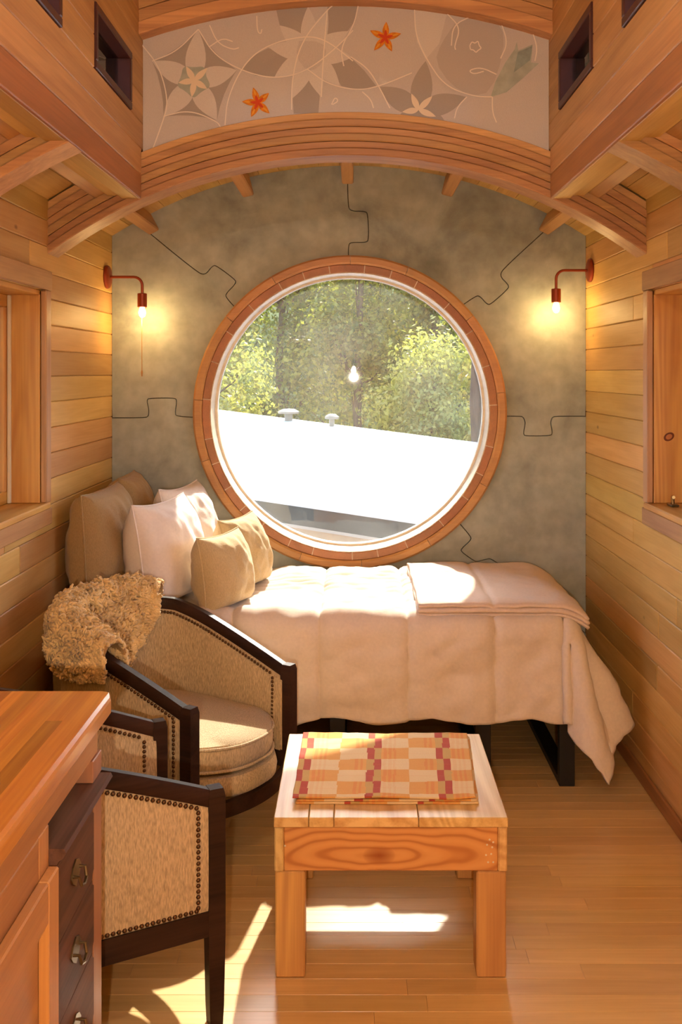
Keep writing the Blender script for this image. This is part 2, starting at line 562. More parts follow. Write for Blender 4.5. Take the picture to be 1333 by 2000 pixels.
M_GLASS2 = glass('side_glass', (1, 1, 1), 0.0)
M_PURPLE = plain('dark_purple_frame', s2l(72, 38, 38), 0.4, 0, 30, 0.1)
M_COPPER = plain('rust_red_metal', s2l(150, 62, 30), 0.38, 0.35)
M_BULB = emit('glowing_bulb', (1.0, 0.72, 0.30), 60.0)
M_CORD = plain('pale_cord', s2l(200, 150, 100), 0.8)
M_BLACK = plain('black_steel', (0.012, 0.011, 0.010), 0.45, 0.2)
M_DUVET = fabric('cream_cotton', s2l(230, 211, 195), 0.04, 90, (1, 1, 1), 0.12, 0.1)
M_BLANKET = fabric('blush_cotton', s2l(232, 206, 188), 0.04, 90, (1, 1, 1), 0.12, 0.1)
M_MATTRESS = fabric('mattress_ticking', s2l(190, 180, 165), 0.05, 60, (1, 1, 1), 0.1, 0.0)
M_TAN = fabric('tan_linen', s2l(172, 140, 98), 0.12, 320, (1, 1, 0.4), 0.3, 0.2)
M_TAN2 = fabric('sand_linen', s2l(204, 176, 132), 0.10, 320, (1, 1, 0.4), 0.3, 0.2)
M_WHITE = fabric('white_cotton', s2l(244, 230, 226), 0.03, 90, (1, 1, 1), 0.12, 0.1)
M_TWEED = fabric('beige_tweed', s2l(194, 168, 132), 0.30, 300, (1, 1, 0.22), 0.6, 0.2)
M_NAIL = plain('bronze_nailhead', s2l(96, 66, 40), 0.35, 0.7)
M_FLEECE = plain('sheep_fleece', s2l(236, 194, 138), 0.95, 0, 14, 0.28, 0, 0.1, 0.4)
M_HIDE = plain('sheep_hide', s2l(176, 134, 86), 0.95)
M_BRASS = plain('aged_brass', s2l(120, 100, 70), 0.3, 0.85)
M_CLOTH = attr_mat('plaid_weave')
M_SHADE = plain('fill_lamp_metal', s2l(120, 60, 34), 0.4, 0.4)
M_SCREEN = plain('white_stop', s2l(228, 214, 190), 0.5)

# ------------------------------------------------------------------ room dimensions
WL, WR, YB, YR = -1.18, 1.115, 4.86, -1.6
XC = (WL + WR) / 2
ZC, R_IN, R_OUT = 0.493, 1.93, 2.10          # arch: centre height, rib soffit radius, roof skin radius
CL, CR = -0.82, 0.745                        # clerestory walls
BEAM_Z = 2.255
YM = 3.862
YRIB = [3.84, 2.88, 1.92, 0.96, 0.0, -0.96]


def arc_z(x, R):
    return ZC + math.sqrt(max(0.0, R * R - (x - XC) ** 2))


# ------------------------------------------------------------------ floor
floor = cbox('floor', M_BACK, None, WL - .1, WR + .1, YR - .1, YB + .1, -0.12, -0.014, 0)
tag(floor, 'golden bamboo strip floor of the wagon', kind='structure')
PW = 0.0675
y = YB
rows = 0
far = MB()
while y > YR:
    y0 = max(y - PW, YR)
    xs = [WL]
    x = WL + random.uniform(0.15, 0.9)
    while x < WR - 0.12:
        xs.append(x)
        x += random.choice([0.95, 0.95, 1.2])
    xs.append(WR)
    for a, b in zip(xs[:-1], xs[1:]):
        if y0 > 2.1:
            cbox('floorboard', W_FLOOR, floor, a + .0002, b - .0002, y0 + .0002, y - .0002, -0.014, 0, 0.0007)
        else:
            far.box(a + .0002, b - .0002, y0 + .0002, y - .0002, -0.014, 0, 0.0007)
    y = y0
tag(far.build('floorboards_behind', W_FLOOR, floor, fix=False), kind='stuff')

# ------------------------------------------------------------------ side walls with planks
WIN_Y0, WIN_Y1, WIN_Z0, WIN_Z1 = 2.45, 3.765, 1.10, 1.90
COURSE = 0.0993


def side_wall(name, X, sgn, z_ref, label, rnd, first):
    """sgn: +1 when the room lies at larger x"""
    rng = random.Random(rnd)
    out = X - sgn * 0.16
    bx0, bx1 = sorted((X - sgn * 0.014, out))
    mb = MB()
    ztop = arc_z(X, R_OUT) + 0.02
    # sheathing round the window opening
    mb.box(bx0, bx1, YR - .1, YB + .1, -0.12, WIN_Z0)
    mb.box(bx0, bx1, YR - .1, YB + .1, WIN_Z1, ztop)
    mb.box(bx0, bx1, WIN_Y1, YB + .1, WIN_Z0, WIN_Z1)
    mb.box(bx0, bx1, YR - .1, WIN_Y0, WIN_Z0, WIN_Z1)
    cx0, cx1 = sorted((X, out))
    mb.box(cx0, cx1, YB + .0005, YB + .22, -0.12, ztop)
    w = mb.build(name, M_BACK, None)
    tag(w, label, kind='structure')
    px0, px1 = sorted((X, X - sgn * 0.014))
    z = z_ref - COURSE * math.floor(z_ref / COURSE)
    zs = [0.0] if z > 0.02 else []
    while z < ztop:
        zs.append(z)
        z += COURSE
    zs.append(ztop)
    for z0, z1 in zip(zs[:-1], zs[1:]):
        cuts = [YB]
        yy = YB - rng.uniform(*first)
        while yy > YR + 0.3:
            cuts.append(yy)
            yy -= rng.uniform(0.9, 2.1)
        cuts.append(YR)
        for b, a in zip(cuts[:-1], cuts[1:]):
            parts = [(a, b, z0, z1)]
            if z1 > WIN_Z0 and z0 < WIN_Z1 and b > WIN_Y0 and a < WIN_Y1:
                parts = []
                if b > WIN_Y1: parts.append((WIN_Y1, b, z0, z1))
                if a < WIN_Y0: parts.append((a, WIN_Y0, z0, z1))
                m0, m1 = max(a, WIN_Y0), min(b, WIN_Y1)
                if z0 < WIN_Z0: parts.append((m0, m1, z0, WIN_Z0))
                if z1 > WIN_Z1: parts.append((m0, m1, WIN_Z1, z1))
            for (p, q, r_, s_) in parts:
                if q - p > 0.02 and s_ - r_ > 0.008 and q > 0.3:
                    cbox('plank', W_WALL, w, px0, px1, p + .0006, q - .0006, r_ + .0006, s_ - .0006, 0.0035)
    return w


wall_left = side_wall('wall_left', WL, 1, 1.5765, 'honey coloured horizontal board wall on the left', 11, (.75, 2.6))
wall_right = side_wall('wall_right', WR, -1, 1.601, 'honey coloured horizontal board wall on the right', 23, (.45, 2.4))

rear = MB().box(WL - .16, WR + .16, YR - .15, YR, -0.12, 3.3).build('wall_rear', W_WALL, None)
tag(rear, 'board wall behind the camera', kind='structure')

for nm, X, s in (('baseboard_left', WL, 1), ('baseboard_right', WR, -1)):
    a, b = sorted((X + s * .0005, X + s * 0.014))
    o = cbox(nm, W_BASE, None, a, b, YR + .01, YB - .002, 0.0005, 0.062, 0.004)
    tag(o, 'reddish wooden baseboard along the %s wall' % ('left' if s > 0 else 'right'), kind='structure')


# ------------------------------------------------------------------ side windows
def side_window(name, X, s, label):
    """s: +1 room lies at larger x; window set back in the wall"""
    root = empty(name, (X - s * 0.08, (WIN_Y0 + WIN_Y1) / 2, WIN_Z0))
    tag(root, label, kind='structure')
    cw = 0.085
    def xb(a, b):
        return sorted((X + s * a, X + s * b))
    # casing (proud of the planks)
    x0, x1 = xb(.0005, .018)
    cbox('casing', W_CASE_Z, root, x0, x1, WIN_Y1 - .0, WIN_Y1 + cw - .02, WIN_Z0 - .001, WIN_Z1 + .001, .003)
    cbox('casing', W_CASE_Z, root, x0, x1, WIN_Y0 - cw, WIN_Y0, WIN_Z0 - .001, WIN_Z1 + .001, .003)
    x0, x1 = xb(.0005, .022)
    cbox('casing', W_CASE_Y, root, x0, x1, WIN_Y0 - cw, WIN_Y1 + cw - .02, WIN_Z1 + .002, WIN_Z1 + .075, .003)
    cbox('casing', W_CASE_Y, root, x0, x1, WIN_Y0 - cw, WIN_Y1 + cw - .02, WIN_Z0 - .085, WIN_Z0 - .022, .003)
    x0, x1 = xb(.002, .024)
    cbox('inner_bead', W_CASE_Z, root, x0, x1, WIN_Y1 - .016, WIN_Y1 - .0005, WIN_Z0 + .003, WIN_Z1 - .003, .004)
    # reveal boards
    x0, x1 = xb(-.155, -.0005)
    cbox('jamb', W_JAMB, root, x0, x1, WIN_Y1 - .018, WIN_Y1 - .0005, WIN_Z0 + .003, WIN_Z1 - .003, .002)
    cbox('jamb', W_JAMB, root, x0, x1, WIN_Y0 + .0005, WIN_Y0 + .018, WIN_Z0 + .003, WIN_Z1 - .003, .002)
    cbox('head', W_JAMB_Y, root, x0, x1, WIN_Y0, WIN_Y1, WIN_Z1 - .02, WIN_Z1 - .0005, .002)
    x0, x1 = xb(-.155, .03)
    cbox('sill', W_JAMB_Y, root, x0, x1, WIN_Y0 - .02, WIN_Y1 + .02, WIN_Z0 - .022, WIN_Z0 + .002, .005)
    # sash with pale stop and pane
    x0, x1 = xb(-.15, -.118)
    sw = .045
    cbox('sash_rail', W_JAMB_Y, root, x0, x1, WIN_Y0 + .018, WIN_Y1 - .018, WIN_Z0 + .003, WIN_Z0 + .003 + sw, .003)
    cbox('sash_rail', W_JAMB_Y, root, x0, x1, WIN_Y0 + .018, WIN_Y1 - .018, WIN_Z1 - .02 - sw, WIN_Z1 - .02, .003)
    cbox('sash_stile', W_JAMB, root, x0, x1, WIN_Y1 - .018 - sw, WIN_Y1 - .018, WIN_Z0 + .048, WIN_Z1 - .065, .003)
    cbox('sash_stile', W_JAMB, root, x0, x1, WIN_Y0 + .018, WIN_Y0 + .018 + sw, WIN_Z0 + .048, WIN_Z1 - .065, .003)
    cbox('glazing_stop', M_SCREEN, root, *xb(-.117, -.105), WIN_Y1 - .034, WIN_Y1 - .019, WIN_Z0 + .004, WIN_Z1 - .021, .002)
    cbox('pane', M_GLASS2, root, *xb(-.136, -.132), WIN_Y0 + .062, WIN_Y1 - .062, WIN_Z0 + .047, WIN_Z1 - .064, 0)
    if s < 0:
        lt = MB()
        xx = X + .045
        lt.box(xx - .014, xx + .014, WIN_Y1 - .13, WIN_Y1 - .07, WIN_Z0 + .0025, WIN_Z0 + .012, .003)
        lt.tube([(xx, WIN_Y1 - .10, WIN_Z0 + .012), (xx, WIN_Y1 - .10, WIN_Z0 + .035), (xx - .01, WIN_Y1 - .14, WIN_Z0 + .04)], .006, 8)
        lt.build('latch', M_BRASS, root)
        Mk = Matrix.Translation((1.171, WIN_Y1 - .0181, 1.351)) @ Matrix.Rotation(math.pi / 2, 4, 'X') @ Matrix.Rotation(.5, 4, 'Z') @ Matrix.Diagonal((1, .72, 1, 1))
        k = MB().lathe([(.021, 0), (.020, .0006), (.014, .0008)], 18, Mk, 0)
        k.lathe([(.013, .0009), (.011, .0012), (.004, .0014)], 16, Mk, 1)
        k.build('knot', [plain('knot_rim', s2l(112, 52, 22), .6), plain('knot_heart', s2l(196, 118, 66), .6)], root)
    return root


side_window('window_2', WL, 1, 'pine lined window in the left board wall')
side_window('window_3', WR, -1, 'pine lined window in the right board wall')

# ------------------------------------------------------------------ back wall: concrete jigsaw panels around a round window
WC = Vector((XC + 0.005, 0, EYE - (805 - VY) * YB / F_PX))          # window centre (x, z)
R1, R2, R3, R4 = 0.757, 0.714, 0.676, 0.674


def bpt(x, y):
    p = P(x, y, YB)
    return Vector((p.x, p.z))


def bound(ang):
    """outer edge of the back wall in direction ang from the window centre"""
    d = Vector((math.cos(ang), math.sin(ang)))
    lo, hi = 0.0, 4.0
    for _ in range(40):
        m = (lo + hi) / 2
        x, z = WC.x + d.x * m, WC.z + d.y * m
        if WL < x < WR and z > 0 and z < arc_z(x, R_OUT):
            lo = m
        else:
            hi = m
    return Vector((WC.x + d.x * lo, WC.z + d.y * lo))


def chaikin(p, n=2, first=.25):
    for it in range(n):
        w = first if it == 0 else .25
        q = [p[0]]
        for a, b in zip(p[:-1], p[1:]):
            q += [a * (1 - w) + b * w, a * w + b * (1 - w)]
        q.append(p[-1])
        p = q
    return p


SEAMS = [  # from the outer edge towards the ring, in order of falling angle, starting with the top seam
    [(679, 300), (680, 413), (719, 412), (721, 474), (681, 473), (681, 520)],
    [(1110, 410), (972, 535), (998, 560), (955, 598), (935, 575), (895, 602)],
    [(1160, 813), (1080, 813), (1076, 825), (1081, 851), (1022, 852), (1027, 825), (1022, 813), (975, 813)],
    [(1160, 1250), (990, 1112), (958, 1090), (930, 1098), (898, 1075), (924, 1052), (892, 1015)],
    [(205, 1250), (380, 1112), (410, 1090), (438, 1098), (470, 1075), (446, 1052), (478, 1015)],
    [(205, 816), (290, 816), (291, 800), (286, 778), (347, 777), (341, 813), (395, 816)],
    [(255, 425), (398, 542), (418, 515), (465, 550), (438, 577), (470, 612)],
]


def ang_of(p):
    return math.atan2(p.y - WC.z, p.x - WC.x)


wall_back = MB()
NA = 96
ring_in, ring_out = [], []
for i in range(NA):
    a = 2 * math.pi * i / NA
    ring_in.append((WC.x + math.cos(a) * (R2 - .002), WC.z + math.sin(a) * (R2 - .002)))
    b = bound(a)
    ring_out.append((b.x, b.y))
vs = []
for (Yv) in (YB + .03, YB + .19):
    vs += [(p[0], Yv, p[1]) for p in ring_in] + [(p[0], Yv, p[1]) for p in ring_out]
fs = []
for i in range(NA):
    j = (i + 1) % NA
    fs += [(i, j, NA + j, NA + i), (2 * NA + i, 3 * NA + i, 3 * NA + j, 2 * NA + j),
           (i, 2 * NA + i, 2 * NA + j, j), (NA + i, NA + j, 3 * NA + j, 3 * NA + i)]
wall_back.add(vs, fs)
wall_back = wall_back.build('wall_back', M_JOINT, None)
tag(wall_back, 'mottled grey concrete end wall jointed like a jigsaw', kind='structure')
# solid filler outside the wall outline corners is covered by roof and side walls

seams2d = [chaikin([bpt(*p) for p in s], 3, .12) for s in SEAMS]


def clip_seam(s):
    out = []
    for p in s:
        a = ang_of(p)
        b = bound(a)
        d = math.hypot(p.x - WC.x, p.y - WC.z)
        D = math.hypot(b.x - WC.x, b.y - WC.z)
        if d > D:
            p = Vector(b)
        if d < R1 - .02:
            k = (R1 - .02) / d
            p = Vector((WC.x + (p.x - WC.x) * k, WC.z + (p.y - WC.z) * k))
        if not out or (p - out[-1]).length > 1e-4:
            out.append(p)
    return out


seams2d = [clip_seam(s) for s in seams2d]


def offset(s, d):
    out = []
    for i, p in enumerate(s):
        t = (s[min(i + 1, len(s) - 1)] - s[max(i - 1, 0)])
        t = t.normalized() if t.length > 1e-9 else Vector((1, 0))
        out.append(p + Vector((-t.y, t.x)) * d)
    return out


G = 0.0042
for i in range(len(seams2d)):
    s0 = offset(seams2d[i], G / 2)              # going inwards, the next (clockwise) piece lies on the left
    s1 = offset(seams2d[(i + 1) % len(seams2d)], -G / 2)
    a0, a1 = ang_of(s0[-1]), ang_of(s1[-1])
    if a1 > a0: a1 -= 2 * math.pi
    n = max(3, int((a0 - a1) / 0.06))
    inner = [Vector((WC.x + math.cos(a0 + (a1 - a0) * k / n) * (R1 - .02), WC.z + math.sin(a0 + (a1 - a0) * k / n) * (R1 - .02))) for k in range(1, n)]
    b1, b0 = ang_of(s1[0]), ang_of(s0[0])
    if b0 < b1: b0 += 2 * math.pi
    n = max(3, int((b0 - b1) / 0.05))
    angs = [b1 + (b0 - b1) * k / n for k in range(1, n)]
    for c in ((WL, 0), (WR, 0), (WL, arc_z(WL, R_OUT)), (WR, arc_z(WR, R_OUT))):
        ca = math.atan2(c[1] - WC.z, c[0] - WC.x)
        for k in (-1, 0, 1):
            if b1 < ca + 2 * math.pi * k < b0: angs.append(ca + 2 * math.pi * k)
    outer = [bound(a) for a in sorted(angs)]
    poly = s0 + inner + list(reversed(s1)) + outer
    MB().prism([(p.x, p.y) for p in poly], 'y', YB, YB + .029).build('concrete_panel', M_CONC, wall_back)

# --- round window
win = empty('window_1', (WC.x, YB, WC.z - R1))
tag(win, 'large round porthole window with a two-tone wooden ring in the concrete wall', kind='structure')


def ring_seg(name, mat, a0, a1, r0, r1, y0, y1, gap=.0008, ch=.004):
    n = max(3, int(abs(a1 - a0) / 0.05))
    rings = []
    for k in range(n + 1):
        a = a0 + gap / r1 + (a1 - a0 - 2 * gap / r1) * k / n
        c, s = math.cos(a), math.sin(a)
        prof = [(r0, y1), (r0, y0 + ch), (r0 + ch, y0), (r1 - ch, y0), (r1, y0 + ch), (r1, y1)]
        rings.append([Vector((WC.x + c * r, yv, WC.z + s * r)) for r, yv in prof])
    return MB().sweep(rings).build(name, mat, win)


a = 0.13
cuts = []
while a < 2 * math.pi + 0.13 - 0.2:
    cuts.append(a)
    a += random.uniform(0.36, 0.58)
cuts.append(2 * math.pi + 0.13)
for p, q in zip(cuts[:-1], cuts[1:]):
    ring_seg('outer_ring_block', W_RING_O, p, q, R2, R1, YB - .035 - random.uniform(0, .003), YB + .028, .001, .009)
a = 0.05
cuts = []
while a < 2 * math.pi + 0.05 - 0.12:
    cuts.append(a)
    a += random.uniform(0.17, 0.29)
cuts.append(2 * math.pi + 0.05)
for p, q in zip(cuts[:-1], cuts[1:]):
    ring_seg('inner_ring_block', W_RING_I, p, q, R3, R2 - .0005, YB - .022, YB + .028, .0022, .003)
rings = []
for k in range(72):
    a = 2 * math.pi * k / 72
    rings.append([Vector((WC.x + math.cos(a) * r, yv, WC.z + math.sin(a) * r)) for r, yv in ((R3 + .0004, YB - .0175), (R2 - .001, YB - .0175), (R2 - .001, YB - .012), (R3 + .0004, YB - .012))])
MB().sweep(rings, closed=True).build('joint_filler', W_REVEAL, win)
n = 72
# pale curved reveal and glazing bead
rings = []
for k in range(n):
    a = 2 * math.pi * k / n
    prof = [(R3 - .0004, YB + .19), (R3 - .0004, YB - .018), (R3 - .004, YB - .018), (R3 - .004, YB + .135), (R4 - .012, YB + .140), (R4 - .012, YB + .19)]
    rings.append([Vector((WC.x + math.cos(a) * r, yv, WC.z + math.sin(a) * r)) for r, yv in prof])
auto_smooth(MB().sweep(rings, closed=True).build('reveal', W_REVEAL, win), 40)
mb = MB()
vs = []
for yv in (YB + .152, YB + .158):
    vs += [(WC.x + math.cos(2 * math.pi * k / n) * (R4 - .013), yv, WC.z + math.sin(2 * math.pi * k / n) * (R4 - .013)) for k in range(n)]
mb.add(vs, [tuple(range(n)), tuple(range(2 * n - 1, n - 1, -1))] + [(k, k + n, (k + 1) % n + n, (k + 1) % n) for k in range(n)])
mb.build('pane', M_GLASS, win)

# ------------------------------------------------------------------ ceiling: arched roof boards and purlins
TH = lambda x, R: math.acos(max(-1, min(1, (x - XC) / R)))          # angle of a point on the arch
ceil_mb = MB()


def arc_slab(a0, a1, r0, r1, y0, y1, n=None):
    n = n or max(2, int(abs(a1 - a0) / 0.05))
    rings = []
    for k in range(n + 1):
        a = a0 + (a1 - a0) * k / n
        c, s = math.cos(a), math.sin(a)
        rings.append([Vector((XC + c * r0, y0, ZC + s * r0)), Vector((XC + c * r1, y0, ZC + s * r1)),
                      Vector((XC + c * r1, y1, ZC + s * r1)), Vector((XC + c * r0, y1, ZC + s * r0))])
    return MB().sweep(rings)


aR, aL = TH(WR + .16, R_OUT + .02), TH(WL - .16, R_OUT + .02)
acR, acL = TH(CR + .06, R_OUT), TH(CL - .06, R_OUT)
m1 = arc_slab(aR, acR, R_OUT + .012, R_OUT + .08, YR - .1, YB + .2)
m2 = arc_slab(acL, aL, R_OUT + .012, R_OUT + .08, YR - .1, YB + .2)
m3 = arc_slab(acR, acL, R_OUT + .012, R_OUT + .08, 3.93, YB + .2)
for m in (m2, m3):
    m1.add(m.v, m.f)
# clerestory roof skin
rU, zU = 2.6, 3.22 - 2.6
rings = []
for k in range(13):
    x = CL - .1 + (CR - CL + .2) * k / 12
    z = zU + math.sqrt(rU * rU - (x - XC) ** 2)
    rings.append([Vector((x, YR - .1, z)), Vector((x, YR - .1, z + .06)), Vector((x, 3.95, z + .06)), Vector((x, 3.95, z))])
m1.sweep(rings)
ceiling = m1.build('ceiling', W_ROOF, None)
tag(ceiling, 'arched pale board ceiling on purlins', kind='structure')

# boards between the ribs at the sides and above the bed
bays = [(YRIB[0] + .14, YB - .001), (YRIB[1] + .14, YRIB[0] - .001), (YRIB[2] + .14, YRIB[1] - .001)]
aR2, aL2 = TH(WR - .001, R_OUT), TH(WL + .001, R_OUT)
BW = 0.098
for bi, (y0, y1) in enumerate(bays):
    if bi == 0:
        spans = [(aR2, aL2)]
    else:
        spans = [(aR2, acR), (acL, aL2)]
    for (p, q) in spans:
        n = max(1, round((q - p) * R_OUT / BW))
        for k in range(n):
            c0, c1 = p + (q - p) * k / n + .0004, p + (q - p) * (k + 1) / n - .0004
            arc_slab(c0, c1, R_OUT, R_OUT + .0115, y0, y1, 1).build('roof_board', W_ROOF, ceiling)


def purlin(xw, y0, y1, nm='purlin'):
    """radial purlin under the roof boards at lateral position xw (on the R_OUT arch)"""
    th = TH(xw, R_OUT)
    rad = Vector((math.cos(th), 0, math.sin(th)))
    tan = Vector((-math.sin(th), 0, math.cos(th)))
    c = Vector((XC, 0, ZC)) + rad * (R_OUT - .001)
    w, h = 0.028, 0.088
    r0 = [c + tan * w, c - tan * w, c - tan * w - rad * (h - .006), c - tan * (w - .006) - rad * h, c + tan * (w - .006) - rad * h, c + tan * w - rad * (h - .006)]
    rings = [[p + Vector((0, yv, 0)) for p in r0] for yv in (y0, y1)]
    return MB().sweep(rings).build(nm, W_PURLIN, ceiling)


for xw in (XC - .985, XC - .508, XC - .006, XC + .495, XC + .985):
    purlin(xw, YRIB[0] + .125, YB - .001)
for y0, y1 in bays[1:]:
    for xw in (XC - .985, XC + .985):
        purlin(xw, y0 - .01, y1 + .0)


# laminated ribs
def laminated(root, x0, x1, y0, y1, r_in, r_out, cx, cz, layers, nm='lamination'):
    """x0 > x1: lateral limits of the rib"""
    h = (r_out - r_in) / layers
    for k in range(layers):
        a0, a1 = math.acos((x0 - cx) / (r_in + h * k)), math.acos((x1 - cx) / (r_in + h * k))
        n = max(4, int(abs(a1 - a0) / 0.04))
        fo = (0.0, .007, .002, .008, .003, .009)[k % 6]
        ra, rb = r_in + h * k + .0004, r_in + h * (k + 1) - .0004
        ch = .004
        rings = []
        for j in range(n + 1):
            a = a0 + (a1 - a0) * j / n
            c, s = math.cos(a), math.sin(a)
            prof = [(ra, y1), (ra, y0 + fo + ch), (ra + ch, y0 + fo), (rb - ch * .6, y0 + fo), (rb, y0 + fo + ch), (rb, y1)]
            rings.append([Vector((cx + c * r, yv, cz + s * r)) for r, yv in prof])
        MB().sweep(rings).build(nm, W_RIB, root)


rib = empty('trim_1', (XC, YRIB[0], 2.05))
tag(rib, 'broad laminated wooden arch below the painted mural', kind='structure')
aRr, aLr = TH(WR - .0005, R_IN + .085), TH(WL + .0005, R_IN + .085)
laminated(rib, WR + .004, WL - .004, YRIB[0], YRIB[0] + .138, R_IN, R_OUT - .001, XC, ZC, 6)
tn = 2
for ri in (1, 2):
    for side, (a0, a1), xx in (('left', (CL - .004, WL - .004), -1.0), ('right', (WR + .004, CR + .004), 0.95)):
        r = empty('trim_%d' % tn, (xx, YRIB[ri], 2.05))
        tn += 1
        tag(r, 'short laminated rib on the %s between roof beam and wall, %s' % (side, 'nearer the bed' if ri == 1 else 'above the camera'), kind='structure')
        laminated(r, a0, a1, YRIB[ri], YRIB[ri] + .138, R_IN, R_OUT - .001, XC, ZC, 6)

# upper rib over the mural
hu = (CR - CL) / 2
xu = (CR + CL) / 2
rI = 2.42
zI = 3.000 - rI
ur = empty('trim_%d' % tn, (xu, 3.8, 2.95)); tn += 1
tag(ur, 'upper laminated arch above the painted mural', kind='structure')
aa = math.acos((hu + .004) / (rI + .11))
laminated(ur, CR + .004, CL - .004, 3.79, 3.90, rI, rI + .23, xu, zI, 5)

# ------------------------------------------------------------------ clerestory walls
CW_Y0, CW_Y1, CW_Z0, CW_Z1 = 3.15, 3.66, EYE + .957, EYE + 1.168
cwins = [(CW_Y0, CW_Y1), (2.28, 2.79), (1.41, 1.92)]


def clerestory(name, X, s, side):
    """s +1: room lies at larger x"""
    x0, x1 = sorted((X, X - s * .014))
    b0, b1 = sorted((X - s * .0145, X - s * .06))
    mb = MB()
    mb.box(b0, b1, YR - .1, 3.95, BEAM_Z + .12, CW_Z0)
    mb.box(b0, b1, YR - .1, 3.95, CW_Z1, 3.24)
    ys = [3.95] + [v for w in cwins for v in (w[1], w[0])] + [YR - .1]
    for k in range(0, len(ys), 2):
        mb.box(b0, b1, ys[k + 1], ys[k], CW_Z0, CW_Z1)
    w = mb.build(name, M_BACK, None)
    tag(w, 'board clad clerestory wall on the %s above the roof beam' % side, kind='structure')
    # beam below: red board with pale underside boards
    cbox('beam_face', W_BEAM, w, x0, x1, YR, 3.838, BEAM_Z, BEAM_Z + .093, .003)
    u0, u1 = sorted((X - s * .0145, X - s * .075))
    cbox('beam_underside', W_ROOF, w, u0, u1, YR, 3.838, BEAM_Z + .001, BEAM_Z + .119, .002)
    u0, u1 = sorted((X - s * .0758, X - s * .13))
    cbox('beam_underside', W_ROOF, w, u0, u1, YR, 3.838, BEAM_Z + .012, BEAM_Z + .10, .002)
    zs = [BEAM_Z + .094, BEAM_Z + .193, CW_Z0, CW_Z1, CW_Z1 + .1, CW_Z1 + .2, CW_Z1 + .3, 3.24]
    for k, (z0, z1) in enumerate(zip(zs[:-1], zs[1:])):
        if k == 2:
            for p, q in [(ys[j + 1], ys[j]) for j in range(0, len(ys), 2)]:
                q = min(q, YM + .02)
                zm = (z0 + z1) / 2
                for (za, zb) in ((z0, zm), (zm, z1)):
                    cbox('clerestory_board', W_CLER, w, x0, x1, p + .0005, q - .0005, za + .0005, zb - .0005, .003)
        else:
            cbox('clerestory_board', W_CLER, w, x0, x1, YR, 3.838 if k == 0 else YM + .02, z0 + .0005, z1 - .0005, .003)
    return w


clerestory('wall_clerestory_left', CL, 1, 'left')
clerestory('wall_clerestory_right', CR, -1, 'right')

wn_i = 4
for X, s, side in ((CL, 1, 'left'), (CR, -1, 'right')):
    for k, (p, q) in enumerate(cwins):
        root = empty('window_%d' % wn_i, (X - s * .03, (p + q) / 2, CW_Z0)); wn_i += 1
        tag(root, 'small dark framed clerestory window on the %s, %s' % (side, ('nearest the mural', 'second from the mural', 'furthest from the mural')[k]), kind='structure')
        a, b = sorted((X + s * .006, X - s * .06))
        t = .028
        e = .0006
        cbox('frame_rail', M_PURPLE, root, a, b, p + e, q - e, CW_Z0 + e, CW_Z0 + t, .003)
        cbox('frame_rail', M_PURPLE, root, a, b, p + e, q - e, CW_Z1 - t, CW_Z1 - e, .003)
        cbox('frame_stile', M_PURPLE, root, a, b, p + e, p + t, CW_Z0 + t, CW_Z1 - t, .003)
        cbox('frame_stile', M_PURPLE, root, a, b, q - t, q - e, CW_Z0 + t, CW_Z1 - t, .003)
        a, b = sorted((X - s * .040, X - s * .044))
        cbox('pane', M_GLASS2, root, a, b, p + t, q - t, CW_Z0 + t, CW_Z1 - t, 0)

# ------------------------------------------------------------------ painted mural
C_BASE = plain('mural_ground', s2l(206, 197, 196), 0.8, 0, 260, 0.05, 0.15)
C_DARK = plain('mural_taupe', s2l(174, 164, 160), 0.8, 0, 260, 0.04)
C_LITE = plain('mural_pale', s2l(218, 210, 208), 0.8, 0, 260, 0.04)
C_LINE = plain('mural_line', s2l(242, 230, 222), 0.8)
C_TEAL = plain('mural_teal', s2l(176, 182, 176), 0.8, 0, 30, 0.12)
C_TEAL2 = plain('mural_blue_grey', s2l(148, 160, 158), 0.8, 0, 40, 0.15)
C_CREAM = plain('mural_cream', s2l(238, 220, 200), 0.8)
C_ORANGE = plain('mural_orange', s2l(226, 136, 34), 0.8, 0, 90, 0.2)
C_RED = plain('mural_red', s2l(216, 76, 32), 0.8)
C_YEL = plain('mural_yellow', s2l(236, 166, 60), 0.8)

poly = []
for k in range(25):
    x = CL + .001 + (CR - CL - .002) * k / 24
    poly.append((x, arc_z(x, R_OUT - .02)))
for k in range(25):
    x = CR - .001 - (CR - CL - .002) * k / 24
    poly.append((x, zI + math.sqrt((rI + .06) ** 2 - (x - xu) ** 2)))
gable = MB().prism([(p[0] + (-.05 if i in (0, 49) else .05 if i in (24, 25) else 0), p[1]) for i, p in enumerate(poly)], 'y', YM + .022, 3.95).build('wall_gable', M_BACK, None)
tag(gable, 'board backing that closes the clerestory behind the mural', kind='structure')
mural = MB().prism(poly, 'y', YM, YM + .02).build('painted_mural', C_BASE, None)
tag(mural, 'painted floral mural panel with orange and pale blossoms between two arches', 'mural')


def mp_(x, y):
    p = P(x, y, YM)
    return Vector((p.x, p.z))


